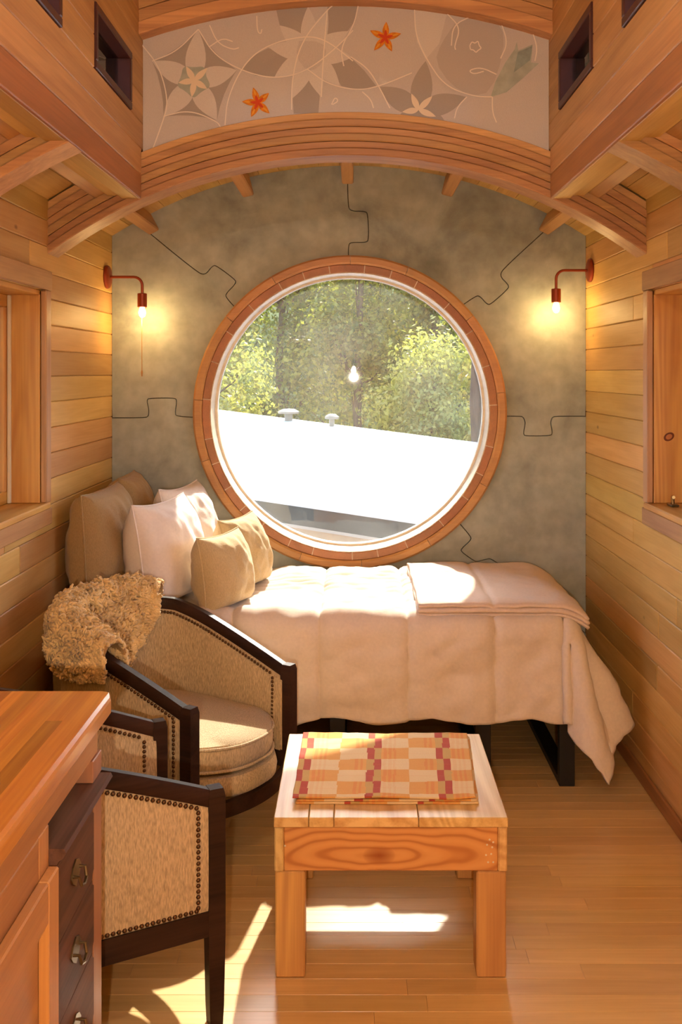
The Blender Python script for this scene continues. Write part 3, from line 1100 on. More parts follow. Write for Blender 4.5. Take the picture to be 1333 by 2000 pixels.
class Paint:
    def __init__(self):
        self.mb = MB()
        self.k = 0

    def poly(self, pts, lvl, mi, chk=0):
        p = [mp_(*q) for q in pts]
        if chk:
            p = chaikin(p + [p[0]], chk)[:-1]
        self.k += 1
        tri = tessellate_polygon([[Vector((q.x, q.y, 0)) for q in p]])
        self.mb.add([(q.x, YM - .0006 - lvl * .0007 - self.k * .00006, q.y) for q in p], [tuple(t) for t in tri], mi)

    def petal(self, c, t, w, lvl, mi, n=9, pw=0.8):
        c, t = Vector(c), Vector(t)
        d = t - c
        nrm = Vector((-d.y, d.x)).normalized()
        up, dn = [], []
        for k in range(n + 1):
            u = k / n
            h = w * math.sin(math.pi * u ** pw) ** 0.9 if 0 < u < 1 else 0
            up.append(c + d * u + nrm * h)
            dn.append(c + d * u - nrm * h)
        self.poly([tuple(q) for q in up + dn[-2:0:-1]], lvl, mi)

    def line(self, pts, w, lvl, mi, chk=3):
        p = chaikin([mp_(*q) for q in pts], chk)
        w = w * YM / F_PX / 2
        a, b = offset(p, w), offset(p, -w)
        self.k += 1
        vs = [(q.x, YM - .0006 - lvl * .0007 - self.k * .00003, q.y) for q in a + b]
        n = len(p)
        self.mb.add(vs, [(i, i + 1, n + i + 1, n + i) for i in range(n - 1)], mi)

    def build(self, name, mats):
        # facing the room
        o = self.mb.build(name, mats, mural, fix=False)
        bm = bmesh.new(); bm.from_mesh(o.data)
        for f in bm.faces:
            if f.normal.y > 0: f.normal_flip()
        bm.to_mesh(o.data); bm.free()
        return o


pt = Paint()   # large star blossom on the left
tips = [(387, 58), (463, 137), (424, 235), (320, 228), (298, 120)]
c = Vector((379, 160))
star = []
for k in range(5):
    a_, b_ = Vector(tips[k]), Vector(tips[(k + 1) % 5])
    mid = (a_ + b_) / 2
    q = mid + (c - mid) * 0.16
    for u in (0, .25, .5, .75):
        star.append(tuple(a_ * (1 - u) ** 2 + q * (2 * u * (1 - u)) + b_ * u * u))
pt.poly(star, 0, 0)
for t in tips: pt.petal(c, t, 20, 1, 1)
pt.poly([(379 + 36 * math.cos(k * .628 - .3) * (1 if k % 2 else .72), 158 + 36 * math.sin(k * .628 - .3) * (1 if k % 2 else .72)) for k in range(10)], 2, 2, 2)
for t in [(364, 130), (406, 133), (405, 174), (375, 190), (349, 162)]: pt.petal((380, 158), t, 6, 3, 3)
tag(pt.build('blossom', [C_DARK, C_LITE, C_TEAL, C_CREAM]), 'taupe star blossom with a teal heart')

pt = Paint()   # large pale blossom in the middle
for pl in ([(471, 135), (497, 108), (524, 94), (577, 109), (555, 128), (539, 150), (500, 148)], [(572, 190), (603, 139), (625, 188), (622, 222), (574, 222)],
           [(640, 8), (700, 4), (695, 40), (680, 60), (640, 78)], [(540, 20), (602, 5), (598, 40), (590, 72), (560, 60), (547, 50)],
           [(638, 118), (685, 112), (712, 138), (737, 170), (700, 176), (667, 168)]):
    pt.poly(pl, 0, 0)
for t in [(602, 13), (640, 20), (681, 61), (688, 112), (664, 168), (626, 187), (572, 192), (537, 150), (524, 91), (547, 50)]:
    pt.petal((607, 106), t, 17, 1, 1)
pt.poly([(585, 80), (630, 82), (640, 106), (622, 134), (600, 140), (578, 110)], 2, 2, 1)
pt.build('blossom', [C_DARK, C_LITE, C_BASE])
for cx_, cy_, tp in ((504, 201, [(495, 171), (526, 182), (527, 222), (491, 229), (473, 199)]), (753, 74, [(755, 43), (784, 66), (766, 101), (731, 99), (723, 60)])):
    pt = Paint()
    for t in tp: pt.petal((cx_, cy_), t, 6.5, 3, 0)
    for t in tp: pt.petal((cx_, cy_), (cx_ + (t[0] - cx_) * .5, cy_ + (t[1] - cy_) * .5), 3, 4, 1)
    for t in tp: pt.petal((cx_ + (t[0] - cx_) * .45, cy_ + (t[1] - cy_) * .45), (cx_ + (t[0] - cx_) * .9, cy_ + (t[1] - cy_) * .9), 2, 5, 2)
    tag(pt.build('orange_flower', [C_ORANGE, C_RED, C_YEL]), 'small five petalled orange flower')
pt = Paint()   # taupe blossom with white heart
for t in [(832, 119), (912, 190), (741, 170), (775, 262), (880, 268)]: pt.petal((818, 216), t, 21, 0, 0)
for t in [(804, 183), (845, 188), (786, 219), (852, 228)]: pt.petal((818, 215), t, 6, 2, 1)
pt.build('blossom', [C_DARK, C_CREAM])
pt = Paint()   # grey-blue bud at the right
pt.poly([(959, 190), (968, 160), (988, 122), (1006, 96), (1010, 82), (1013, 99), (1041, 87), (1038, 122), (1053, 124), (1023, 152), (990, 180)], 0, 0)
pt.poly([(1012, 102), (1040, 90), (1036, 118), (1004, 142)], 1, 1)
pt.build('bud', [C_TEAL, C_TEAL2])
pt = Paint()  # pale and mid-toned leaf shapes
pt.poly([(808, 8), (876, 18), (858, 86), (832, 116), (815, 82)], 0, 0)
pt.poly([(890, 45), (940, 28), (982, 50), (985, 100), (960, 180), (920, 188), (880, 165), (850, 120), (862, 85)], 0, 1, 1)
pt.build('leaf_patch', [C_LITE, C_DARK if False else plain('mural_mid', s2l(192, 182, 180), 0.8, 0, 260, 0.04)])
pt = Paint()
L_ = [[(298, 120), (345, 102), (388, 58)], [(275, 85), (312, 130), (330, 200), (318, 240), (296, 300)], [(320, 228), (370, 215), (424, 237), (432, 250)],
      [(440, 245), (445, 190), (480, 120), (530, 85), (600, 70), (640, 80), (690, 120)], [(388, 58), (420, 110), (480, 142), (540, 155), (600, 140), (660, 92), (690, 60)],
      [(410, 50), (425, 85), (455, 98), (467, 94)], [(410, 92), (435, 75), (455, 82)], [(502, 32), (503, 62), (510, 68), (512, 58)],
      [(570, 215), (571, 150), (590, 80), (640, 20), (650, 12)], [(600, 135), (640, 165), (700, 178), (745, 168), (805, 143)], [(640, 20), (632, 110), (628, 190)],
      [(700, 12), (692, 50), (665, 95), (672, 130)], [(686, 112), (720, 135), (742, 172), (762, 212)], [(810, 20), (812, 70), (834, 118), (870, 170), (930, 190), (962, 190)],
      [(874, 28), (900, 55), (888, 90), (890, 98)], [(920, 33), (885, 50), (882, 90)], [(980, 48), (992, 85), (978, 115)], [(970, 146), (940, 132), (915, 138), (925, 146), (945, 140)],
      [(962, 190), (962, 220), (970, 240)], [(912, 190), (893, 210), (888, 232)], [(708, 180), (725, 195), (730, 212)], [(1040, 62), (1050, 95), (1045, 120)], [(648, 205), (655, 190), (662, 198), (650, 205)],
      [(918, 90), (922, 82), (928, 86), (934, 80), (936, 90), (941, 95), (934, 99), (930, 104), (925, 98), (919, 98), (918, 90)]]
for l in L_: pt.line(l, 2.2, 6, 0)
tag(pt.build('vine_line', [C_LINE]), 'pale curling vine lines')


# ------------------------------------------------------------------ wall lamps
def sconce(X, s, pl, dx, zplate, Y, zsock, label, cord):
    """s: +1 arm goes to larger x"""
    root = empty('wall_lamp', (X, Y, zplate))
    tag(root, label, 'lamp', 'bare bulb lamps beside the round window')
    Mr = Matrix.Translation((X + s * .0005, Y, zplate)) @ Matrix.Rotation(math.pi / 2 * s, 4, 'Y')
    auto_smooth(MB().lathe([(.054, 0), (.056, .006), (.052, .015), (.040, .020), (.014, .021)], 24, Mr).build('backplate', M_COPPER, root))
    pts = [(X + s * .018, Y, zplate)]
    r = .04
    pts.append((X + s * (dx - r), Y, zplate))
    for k in range(1, 7):
        a = math.pi / 2 * k / 6
        pts.append((X + s * (dx - r + r * math.sin(a)), Y, zplate - r + r * math.cos(a)))
    pts.append((X + s * dx, Y, zsock - .002))
    auto_smooth(MB().tube(pts, .0065, 10).build('arm', M_COPPER, root))
    Ms = Matrix.Translation((X + s * dx, Y, zsock))
    auto_smooth(MB().lathe([(.008, .004), (.021, .002), (.0225, 0), (.0225, -.062), (.019, -.064)], 20, Ms).build('socket', M_COPPER, root))
    b = [(.010, -.064), (.013, -.072), (.0165, -.084), (.0165, -.094), (.012, -.106), (.004, -.111)]
    auto_smooth(MB().lathe(b, 14, Ms).build('bulb', M_BULB, root), 80)
    ld = bpy.data.lights.new('bulb_light', 'POINT')
    ld.energy = SCONCE_W
    ld.color = (1.0, 0.62, 0.22)
    ld.shadow_soft_size = .014
    lo = bpy.data.objects.new('bulb_light', ld)
    link(lo, root)
    lo.location = Vector((X + s * dx, Y, zsock - .128)) - root.location
    if cord:
        c = MB().tube([(X + s * (dx - .006), Y + .02, zsock - .06), (X + s * (dx - .006), Y + .02, zsock - .36)], .0018, 6)
        c.lathe([(.002, .0), (.005, -.01), (.003, -.03)], 8, Matrix.Translation((X + s * (dx - .006), Y + .02, zsock - .36)))
        c.build('pull_cord', M_CORD, root)
    return root


YS = 4.74
sconce(WL, 1, None, -1 * WL + (278 - VX) * YS / F_PX, P(213, 541, YS).z, YS, P(278, 574, YS).z, 'rust red wall lamp with bare bulb on the left wall, hanging pull cord', True)
sconce(WR, -1, None, WR - (1087 - VX) * YS / F_PX, P(1150, 528, YS).z, YS, P(1087, 565, YS).z, 'rust red wall lamp with bare bulb on the right wall, without a cord', False)

# ------------------------------------------------------------------ fill lamps added out of view to brighten the room like a flash
M_FILL_BULB = emit('fill_bulb', (1.0, 0.86, 0.66), 160.0)  # added bulb, its reflection in the round window stands for the flash glint
for (x, y_, z, lab) in ((-0.02, -0.55, 1.60, 'added fill lamp with bare bulb behind the camera, in place of a flash'), (-0.03, 0.75, 2.75, 'unseen fill lamp high in the clerestory')):
    root = empty('fill_lamp', (x, y_, z))
    tag(root, lab, 'lamp')
    ztop = zU + math.sqrt(rU * rU - (x - XC) ** 2)
    MB().tube([(x, y_, z + .12), (x, y_, ztop)], .004, 8).build('cable', M_BLACK, root)
    auto_smooth(MB().lathe([(.012, .13), (.022, .12), (.024, .06), (.020, .055)], 18, Matrix.Translation((x, y_, z))).build('socket', M_COPPER, root))
    auto_smooth(MB().lathe([(.012, .056), (.015, .04), (.020, .015), (.020, -.005), (.012, -.022), (.003, -.027)], 18, Matrix.Translation((x, y_, z))).build('bulb', M_FILL_BULB, root), 80)
    ld = bpy.data.lights.new('fill_light', 'POINT')
    ld.energy = FILL_W if z < 2 else FILL_W * .22
    ld.color = (1.0, 0.86, 0.68)
    ld.shadow_soft_size = .025
    lo = bpy.data.objects.new('fill_light', ld)
    link(lo, root)
    lo.location = (0, 0, -.055)

# ------------------------------------------------------------------ bed
BED_Y0, BED_Y1, BED_X0, BED_X1, BED_Z = 3.86, 4.835, WL + .03, 0.845, 0.645
bed = empty('bed', (-.1, 4.35, 0))
tag(bed, 'low single bed on a black steel frame under the round window', 'bed')
cbox('mattress', M_MATTRESS, bed, BED_X0, BED_X1 - .005, BED_Y0 + .012, BED_Y1, .335, BED_Z - .03, .05)
cbox('rail', M_BLACK, bed, BED_X0, BED_X1, BED_Y0, BED_Y0 + .04, .275, .333, .003)
cbox('rail', M_BLACK, bed, BED_X0, BED_X1, BED_Y1 - .04, BED_Y1, .275, .333, .003)
for x0 in (BED_X0 + .04, -.1, .46, BED_X1 - .062):
    mb = MB()
    mb.box(x0, x0 + .06, BED_Y0 - .005, BED_Y0 + .03, 0.001, .274, .002)
    mb.box(x0, x0 + .06, BED_Y1 - .035, BED_Y1, 0.001, .274, .002)
    mb.box(x0, x0 + .06, BED_Y0 + .0305, BED_Y1 - .0355, 0.001, .03, .002)
    mb.box(x0, x0 + .06, BED_Y0 + .0305, BED_Y1 - .0355, .245, .274, .002)
    mb.build('sled_leg', M_BLACK, bed)

SEAM_X = [-.80, -.47, -.137, .20, .53, .80]


def puff(s, t):
    d = min(abs(s - q) for q in SEAM_X)
    v = 0.018 * (1 - math.exp(-(d / .018) ** 2))
    return v


XE, YE = 0.80, 3.895       # where the duvet starts to roll over


def duvet(u, v):
    s = BED_X0 + .005 + u * (XE + .47 - BED_X0)          # flat length along the bed
    t = v * 1.34                                         # flat length from the wall to the hem
    t0 = BED_Y1 - .01 - YE                               # flat top depth
    ds, dt = max(0, s - XE), max(0, t - t0)
    wr = 0.012 * nz(s * 5, t * 9, 1.3) + 0.007 * nz(s * 14 + t * 4, t * 22, 5.1) + .010 * max(0, .35 - abs(nz(s * 5 + t * 6, t * 5 - s * 4, 9.3)) * 3) + .005 * max(0, .4 - abs(nz(s * 9 - t * 8, t * 9 + s * 3, 2.3)) * 3)
    h = puff(s, t) + wr
    pr = max(0, min(1, (-.30 - s) / .08)) if t < BED_Y1 - YE - .02 else 0            # pressed flat under pillows and blanket
    if t < BED_Y1 - YE + .03: pr = max(pr, min(1, max(0, s - .25) / .03))
    h *= 1 - .75 * pr
    fold = 0.004 * math.sin(t * 95 + 3 * nz(s * 3, t * 3, 8)) * math.exp(-((t - .45) / .25) ** 2) * (s < .25)
    Rr = .055
    X, Y, Z = min(s, XE), BED_Y1 - .01 - min(t, t0), BED_Z
    r = math.hypot(ds, dt)
    if r <= 1e-6:
        back = max(0, .12 - t) / .12
        return Vector((X, Y, Z + h + fold - .05 * back ** 2))
    # roll over the edge, then hang
    cx, cy = ds / r, dt / r
    arc = Rr * math.pi / 2
    if r < arc:
        a = r / Rr
        out, dn = Rr * math.sin(a), Rr * (1 - math.cos(a))
        nout, nup = math.sin(a), math.cos(a)
    else:
        L = r - arc
        flare = .05 + .36 * cx ** 2
        pl = 0.024 * math.sin(math.atan2(cx, cy + 1e-6) * 9 + 1.0) * min(1, L / .15) * (cx > .02)
        out, dn = Rr + L * flare + pl, Rr + L * math.sqrt(max(0.1, 1 - flare ** 2))
        nout, nup = 1.0, 0.15
    if cx < .02:
        hem = .010 * math.sin(s * 17) + .012 * nz(s * 6, 3)
        dn += hem * max(0, dt - .1) / .3
        wav = 0.012 * nz(s * 4 + dt * 5, dt * 7, 2.2) + .006 * nz(s * 11 + 9 * dt, dt * 10, 4)
        out += wav * min(1, dt / .1)
    out += h * nout
    return Vector((X + cx ** 2 * out, Y - cy * out * (1 + .35 * cx), max(.02, Z - dn + h * nup)))


vs, fs = grid(duvet, 190, 120)
du = obj('duvet', vs, fs, M_DUVET, None, True)
# keep it inside the wall
for v_ in du.data.vertices:
    v_.co.x = min(v_.co.x, WR - .02)
sm = du.modifiers.new('thick', 'SOLIDIFY'); sm.thickness = .018; sm.offset = -1
tag(du, 'quilted cream duvet spread over the bed and hanging over its foot', 'duvet')
# stitched seam lines
for q in SEAM_X[1:5]:
    uq = (q - BED_X0 - .005) / (XE + .47 - BED_X0)
    pts = [duvet(uq, k / 90) + Vector((0, -.0012, .0012)) for k in range(3, 90)]
    MB().tube(pts, .0018, 5).build('stitch_line', M_DUVET, du, True)

# folded blanket on the right half of the bed
bl = empty('folded_blanket', (.55, 4.3, BED_Z))
tag(bl, 'folded blush blanket lying across the foot end of the bed', 'blanket')
for k in range(3):
    z0 = BED_Z + .026 + .0165 * k
    def fn(u, v, z0=z0, k=k):
        x = .235 + u * .66 + .004 * k * (1 - u) + .006 * nz(v * 6, k)
        yb = 4.80 - .004 * k
        yf = 3.846 - .006 * math.sin(k * 2.1) + .004 * nz(u * 8, k * 3)
        Y = yb + (yf - yb) * v
        drop = max(0, u - .80) / .20
        dz = -.050 * drop ** 2.0
        bk = max(0, .18 - v) / .18
        dz -= .035 * bk ** 2
        fr = max(0, v - .93) / .07
        dz -= .012 * fr ** 2
        sm_ = -.010 * math.exp(-((x - .53) / .012) ** 2) * (k == 2)
        return Vector((x, Y, z0 + dz + sm_ + (.007 * nz(x * 7, Y * 8, k) + .003 * nz(x * 20, Y * 20, 4)) * (1 if k == 2 else .4)))
    vs, fs = grid(fn, 60, 50)
    o = obj('fold_layer', vs, fs, M_BLANKET, bl, True)
    m_ = o.modifiers.new('thick', 'SOLIDIFY'); m_.thickness = .0115; m_.offset = 0


# ------------------------------------------------------------------ pillows
def pillow(name, mat, label, cat, loc, rz, lean, w, h, T, seed, boxy=0.42, tilt=0.0, group=None, ear=.05):
    """stands on its lower edge; broad face towards local +x"""
    def sheet(sg):
        def fn(u, v):
            a, b = u * 2 - 1, v * 2 - 1
            e = (1 - a ** 4) * (1 - b ** 4)
            th = T / 2 * max(0, (1 - a * a) * (1 - b * b)) ** boxy
            pin_a = 1 - ear * (1 - abs(b) ** 1.5) * 0 - ear * (1 - b * b) * abs(a) ** 3
            pin_b = 1 - ear * (1 - a * a) * abs(b) ** 3
            y = a * w / 2 * (1 - ear * (1 - b * b)) if False else a * w / 2 * (pin_a + ear * .0)
            z = b * h / 2 * pin_b
            wr = (.014 * nz(a * 2.2 + seed, b * 2.2, sg) + .007 * nz(a * 6, b * 5 + seed, sg * 2)) * e ** .6
            crease = .006 * math.sin((a + b * .3) * 14 + seed) * max(0, b) ** 2 * e
            return Vector((sg * (th + wr + crease), y, z + h / 2))
        return fn
    mb = MB()
    for sg in (1, -1):
        v_, f_ = grid(sheet(sg), 36, 36, flip=(sg < 0))
        mb.add(v_, f_)
    o = mb.build(name, mat, None, True, fix=False)
    bm = bmesh.new(); bm.from_mesh(o.data)
    bmesh.ops.remove_doubles(bm, verts=bm.verts, dist=.0012)
    # sag: flatten the lower edge on the bed
    for v in bm.verts:
        if v.co.z < h * .12:
            v.co.z = h * .12 - (h * .12 - v.co.z) * .55
        v.co.x *= 1 + .18 * (1 - v.co.z / h)
    bmesh.ops.recalc_face_normals(bm, faces=bm.faces)
    bm.to_mesh(o.data); bm.free()
    zmin = min(v.co.z for v in o.data.vertices)
    o.matrix_world = Matrix.Translation(loc) @ Matrix.Rotation(rz, 4, 'Z') @ Matrix.Rotation(lean, 4, 'Y') @ Matrix.Rotation(tilt, 4, 'X') @ Matrix.Translation((0, 0, -zmin))
    tag(o, label, cat, group)
    # piping round the seam
    n = 40
    pts = []
    def edge(a, b):
        pa = 1 - ear * (1 - b * b) * abs(a) ** 3
        pb = 1 - ear * (1 - a * a) * abs(b) ** 3
        z = b * h / 2 * pb + h / 2
        if z < h * .12: z = h * .12 - (h * .12 - z) * .55
        return Vector((0, a * w / 2 * pa, z))
    for k in range(n): pts.append(edge(-1 + 2 * k / n, -1))
    for k in range(n): pts.append(edge(1, -1 + 2 * k / n))
    for k in range(n): pts.append(edge(1 - 2 * k / n, 1))
    for k in range(n + 1): pts.append(edge(-1, 1 - 2 * k / n))
    pp = MB().tube(pts, .0035, 6, cap=False)
    obj('piping', pp.v, pp.f, mat, o, True, local=True)
    return o


ZB = BED_Z + .014
R_ = math.radians
pillow('back_cushion', M_TAN, 'large tan linen back cushion standing nearest the camera against the left wall', 'cushion', (-1.03, 4.14, ZB), R_(-3), R_(-3), .50, .48, .225, 1.0, .33, group='tan cushions at the bed head')
pillow('back_cushion', M_TAN, 'large tan linen back cushion in the corner by the concrete wall', 'cushion', (-1.03, 4.62, ZB), R_(3), R_(-3), .40, .49, .225, 4.0, .33, group='tan cushions at the bed head')
pillow('bed_pillow', M_WHITE, 'white pillow in front of the nearer tan back cushion', 'pillow', (-.755, 4.11, ZB), R_(-17), R_(-8), .44, .44, .26, 2.2, .45, group='white pillows at the bed head', ear=.09)
pillow('bed_pillow', M_WHITE, 'white pillow leaning furthest back, next to the round window', 'pillow', (-.74, 4.58, ZB), R_(-14), R_(-10), .42, .45, .26, 6.1, .45, group='white pillows at the bed head', ear=.09)
pillow('throw_pillow', M_TAN2, 'small sand coloured pillow at the front edge of the bed', 'pillow', (-.515, 4.005, ZB), R_(-24), R_(-8), .31, .31, .20, 3.3, .45, group='small sand pillows', ear=.09)
pillow('throw_pillow', M_TAN2, 'small sand coloured pillow behind its twin, beside the window ring', 'pillow', (-.465, 4.37, ZB), R_(-20), R_(-12), .33, .33, .20, 7.7, .45, group='small sand pillows', ear=.09)


# ------------------------------------------------------------------ tub armchairs
CHW = 0.262   # half width at the front posts


def chair_path(q):
    """q 0..1 from the right front post round the back to the left front post -> (x, y), arc distance from the nearer post"""
    st = .34
    rx, ry = .30, CHW + .015
    n = 60
    pts = []
    for k in range(16): pts.append((-st * k / 16, -(CHW + .015 * k / 16)))
    for k in range(n + 1):
        a = -math.pi / 2 - math.pi * k / n
        ca, sa = math.cos(a), math.sin(a)
        e = .78
        pts.append((-st + rx * math.copysign(abs(ca) ** e, ca), ry * math.copysign(abs(sa) ** e, sa)))
    for k in range(15, -1, -1): pts.append((-st * k / 16, (CHW + .015 * k / 16)))
    return pts


CP = chair_path(0)
CD = [0.0]
for a_, b_ in zip(CP[:-1], CP[1:]): CD.append(CD[-1] + math.hypot(a_[0] - b_[0], a_[1] - b_[1]))
CT = CD[-1]


def rail_z(d):
    d = min(d, CT - d)
    t = min(1, d / .50)
    return .575 + .175 * (1.15 * t - .15 * t * t) if d < .50 else .75 + .02 * min(1, (d - .5) / .25)


def frame_at(i):
    a_, b_ = Vector(CP[max(0, i - 1)]), Vector(CP[min(len(CP) - 1, i + 1)])
    t = (b_ - a_).normalized()
    return Vector(CP[i]), Vector((t.y, -t.x))       # outward normal for the right -> back -> left direction


def band(i0, i1, fn):
    """sweep of a cross-section fn(i, d) -> [(outward, z)...]"""
    rings = []
    for i in range(i0, i1 + 1):
        c, nrm = frame_at(i)
        # outward = away from the seat centre
        if nrm.dot(c - Vector((-.3, 0))) < 0: nrm = -nrm
        rings.append([Vector((c.x + nrm.x * o_, c.y + nrm.y * o_, z)) for o_, z in fn(i, CD[i])])
    return MB().sweep(rings)


def make_chair():
    root = empty('armchair')
    N_ = len(CP) - 1
    def rail(i, d):
        z = rail_z(d)
        return [(-.016, z - .042), (.016, z - .042), (.019, z - .034), (.019, z - .010), (.012, z), (-.012, z), (-.019, z - .010), (-.019, z - .034)]
    auto_smooth(band(0, N_, rail).build('top_rail', W_MAHOG, root, local=True), 40)
    def low(i, d):
        return [(-.018, .225), (.020, .225), (.020, .285), (-.018, .285)]
    auto_smooth(band(0, N_, low).build('seat_rail', W_MAHOG, root, local=True), 40)
    def panel(i, d):
        z = rail_z(d) - .041
        return [(-.020, .28), (.013, .28), (.017, .30), (.018, (z + .29) / 2), (.016, z - .015), (.012, z), (-.018, z), (-.028, z - .03), (-.032, (z + .29) / 2), (-.028, .31)]
    auto_smooth(band(0, N_, panel).build('upholstered_wall', M_TWEED, root, local=True), 60)
    # front posts
    for s in (-1, 1):
        y = s * CHW
        mb = MB()
        rings = []
        for z, w in ((0, .016), (.05, .018), (.22, .021), (.56, .021), (.578, .017)):
            rings.append([Vector((.012 + a * w, y + b * w, z)) for a, b in ((-1, -1), (1, -1), (1, 1), (-1, 1))])
        mb.sweep(rings).build('leg', W_MAHOG, root, local=True)
        # rear legs
        i = 16 + (18 if s < 0 else 42)
        c, nrm = frame_at(i)
        if nrm.dot(c - Vector((-.3, 0))) < 0: nrm = -nrm
        rings = []
        for z, w, o_ in ((0, .015, .05), (.12, .019, .012), (.24, .022, 0)):
            rings.append([Vector((c.x + nrm.x * o_ + a * w, c.y + nrm.y * o_ + b * w, z)) for a, b in ((-1, -1), (1, -1), (1, 1), (-1, 1))])
        MB().sweep(rings).build('leg', W_MAHOG, root, local=True)
    # bowed front apron
    rings = []
    for k in range(21):
        u = -1 + 2 * k / 20
        x = .012 + .065 * (1 - u * u)
        y = u * (CHW - .024)
        rings.append([Vector((x, y, .215)), Vector((x + .022, y, .215)), Vector((x + .022, y, .262)), Vector((x, y, .262))])
    auto_smooth(MB().sweep(rings).build('front_apron', W_MAHOG, root, local=True), 40)
    # seat base and cushion: D-shaped, bowed front
    def dshape(inset, bow):
        out = []
        for i in range(4, len(CP) - 4):
            c, nrm = frame_at(i)
            if nrm.dot(c - Vector((-.3, 0))) < 0: nrm = -nrm
            out.append(c - nrm * inset)
        y1 = out[-1].y
        x1 = out[-1].x
        for k in range(1, 16):
            u = 1 - 2 * k / 16
            out.append(Vector((x1 + (bow - x1) * (1 - abs(u) ** 2.6), u * y1)))
        return out
    def stack(levels, nm, mat):
        rings = []
        for z, ins, bow in levels:
            rings.append([Vector((p.x, p.y, z)) for p in dshape(ins, bow)])
        mb = MB().sweep(rings, cap=False)
        # crowned lid
        top = rings[-1]
        n = len(top)
        c = sum(top, Vector()) / n
        prev = top
        base = len(mb.v) - n
        for k, f in enumerate((.8, .55, .3)):
            ring = [c + (p - c) * f + Vector((0, 0, .026 * (1 - f * f))) for p in top]
            st = len(mb.v)
            mb.v += ring
            for j in range(n):
                mb.f.append((base + j, base + (j + 1) % n, st + (j + 1) % n, st + j)); mb.mi.append(0)
            base = st
        mb.v.append(c + Vector((0, 0, .027)))
        for j in range(n):
            mb.f.append((base + j, base + (j + 1) % n, len(mb.v) - 1)); mb.mi.append(0)
        mb.f.append(tuple(range(n))); mb.mi.append(0)
        return auto_smooth(mb.build(nm, mat, root, local=True), 50)
    stack([(.258, .034, .075), (.27, .033, .092), (.30, .033, .098), (.325, .034, .085)], 'seat_base', M_TWEED)
    cu = stack([(.337, .045, .06), (.345, .038, .072), (.375, .037, .080), (.410, .037, .079), (.422, .042, .070)], 'seat_cushion', M_TWEED)
    for z in (.414, .344):
        pts = [Vector((p.x, p.y, z)) for p in dshape(.037, .079)]
        auto_smooth(MB().tube(pts + [pts[0]], .005, 6, cap=False).build('piping', M_TWEED, cu, local=True), 70)
    # nailheads round the outside of each wall and inside the rail
    nb = MB()
    ico = [(0, 0, 1)] + [(math.cos(k * math.pi / 3) * .8, math.sin(k * math.pi / 3) * .8, .55) for k in range(6)] + [(math.cos(k * math.pi / 3), math.sin(k * math.pi / 3), 0) for k in range(6)]
    icf = [(0, 1 + k, 1 + (k + 1) % 6) for k in range(6)] + [(1 + k, 7 + k, 7 + (k + 1) % 6, 1 + (k + 1) % 6) for k in range(6)]
    def nail(p, nrm, r=.0062):
        q = Vector((nrm.x, nrm.y, 0)).to_track_quat('Z', 'Y').to_matrix()
        nb.add([p + q @ (Vector(v) * r) for v in ico], icf)
    def at(d):
        for i in range(len(CD) - 1):
            if CD[i + 1] >= d:
                f = (d - CD[i]) / max(1e-6, CD[i + 1] - CD[i])
                a_, b_ = frame_at(i), frame_at(i + 1)
                c = a_[0].lerp(b_[0], f)
                nrm = a_[1]
                if nrm.dot(c - Vector((-.3, 0))) < 0: nrm = -nrm
                return c, nrm
    d = .04
    while d < CT - .04:
        c, nrm = at(d)
        nail(Vector((c.x + nrm.x * .0155, c.y + nrm.y * .0155, rail_z(d) - .050)), nrm)
        nail(Vector((c.x + nrm.x * .016, c.y + nrm.y * .016, .293)), nrm)
        nail(Vector((c.x - nrm.x * .025, c.y - nrm.y * .025, rail_z(d) - .050)), -nrm)
        d += .0135
    for d in (.036, CT - .036):
        c, nrm = at(d)
        z = .30
        while z < rail_z(d) - .05:
            nail(Vector((c.x + nrm.x * .017, c.y + nrm.y * .017, z)), nrm)
            nail(Vector((c.x - nrm.x * .029, c.y - nrm.y * .029, z)), -nrm)
            z += .0135
    tag(nb.build('nailhead_trim', M_NAIL, root, smooth=True, local=True, fix=False), kind='stuff')
    return root


def copy_tree(o, parent=None):
    c = o.copy()
    COL.objects.link(c)
    c.parent = parent
    for ch in list(o.children):
        copy_tree(ch, c)
    return c


chair_a = make_chair()
chair_b = copy_tree(chair_a)
CA_POS, CA_ROT = Vector((-.378, 3.268, 0)), R_(-31)
chair_a.location = CA_POS; chair_a.rotation_euler.z = CA_ROT
tag(chair_a, 'beige tweed tub armchair beside the bed with a sheepskin over its back', 'armchair', 'tub armchairs with dark wooden frames')
CB_ROT = R_(26)
chair_b.rotation_euler.z = CB_ROT
near = Vector((-.345, 2.455))
lft = Vector((-math.sin(CB_ROT), math.cos(CB_ROT)))
chair_b.location = (near.x + lft.x * CHW - math.cos(CB_ROT) * .012, near.y + lft.y * CHW - math.sin(CB_ROT) * .012, 0)
tag(chair_b, 'beige tweed tub armchair at the counter end, its side panel towards the camera', 'armchair', 'tub armchairs with dark wooden frames')

# ------------------------------------------------------------------ sheepskin over the first chair's back
Mc = Matrix.Translation(CA_POS) @ Matrix.Rotation(CA_ROT, 4, 'Z')


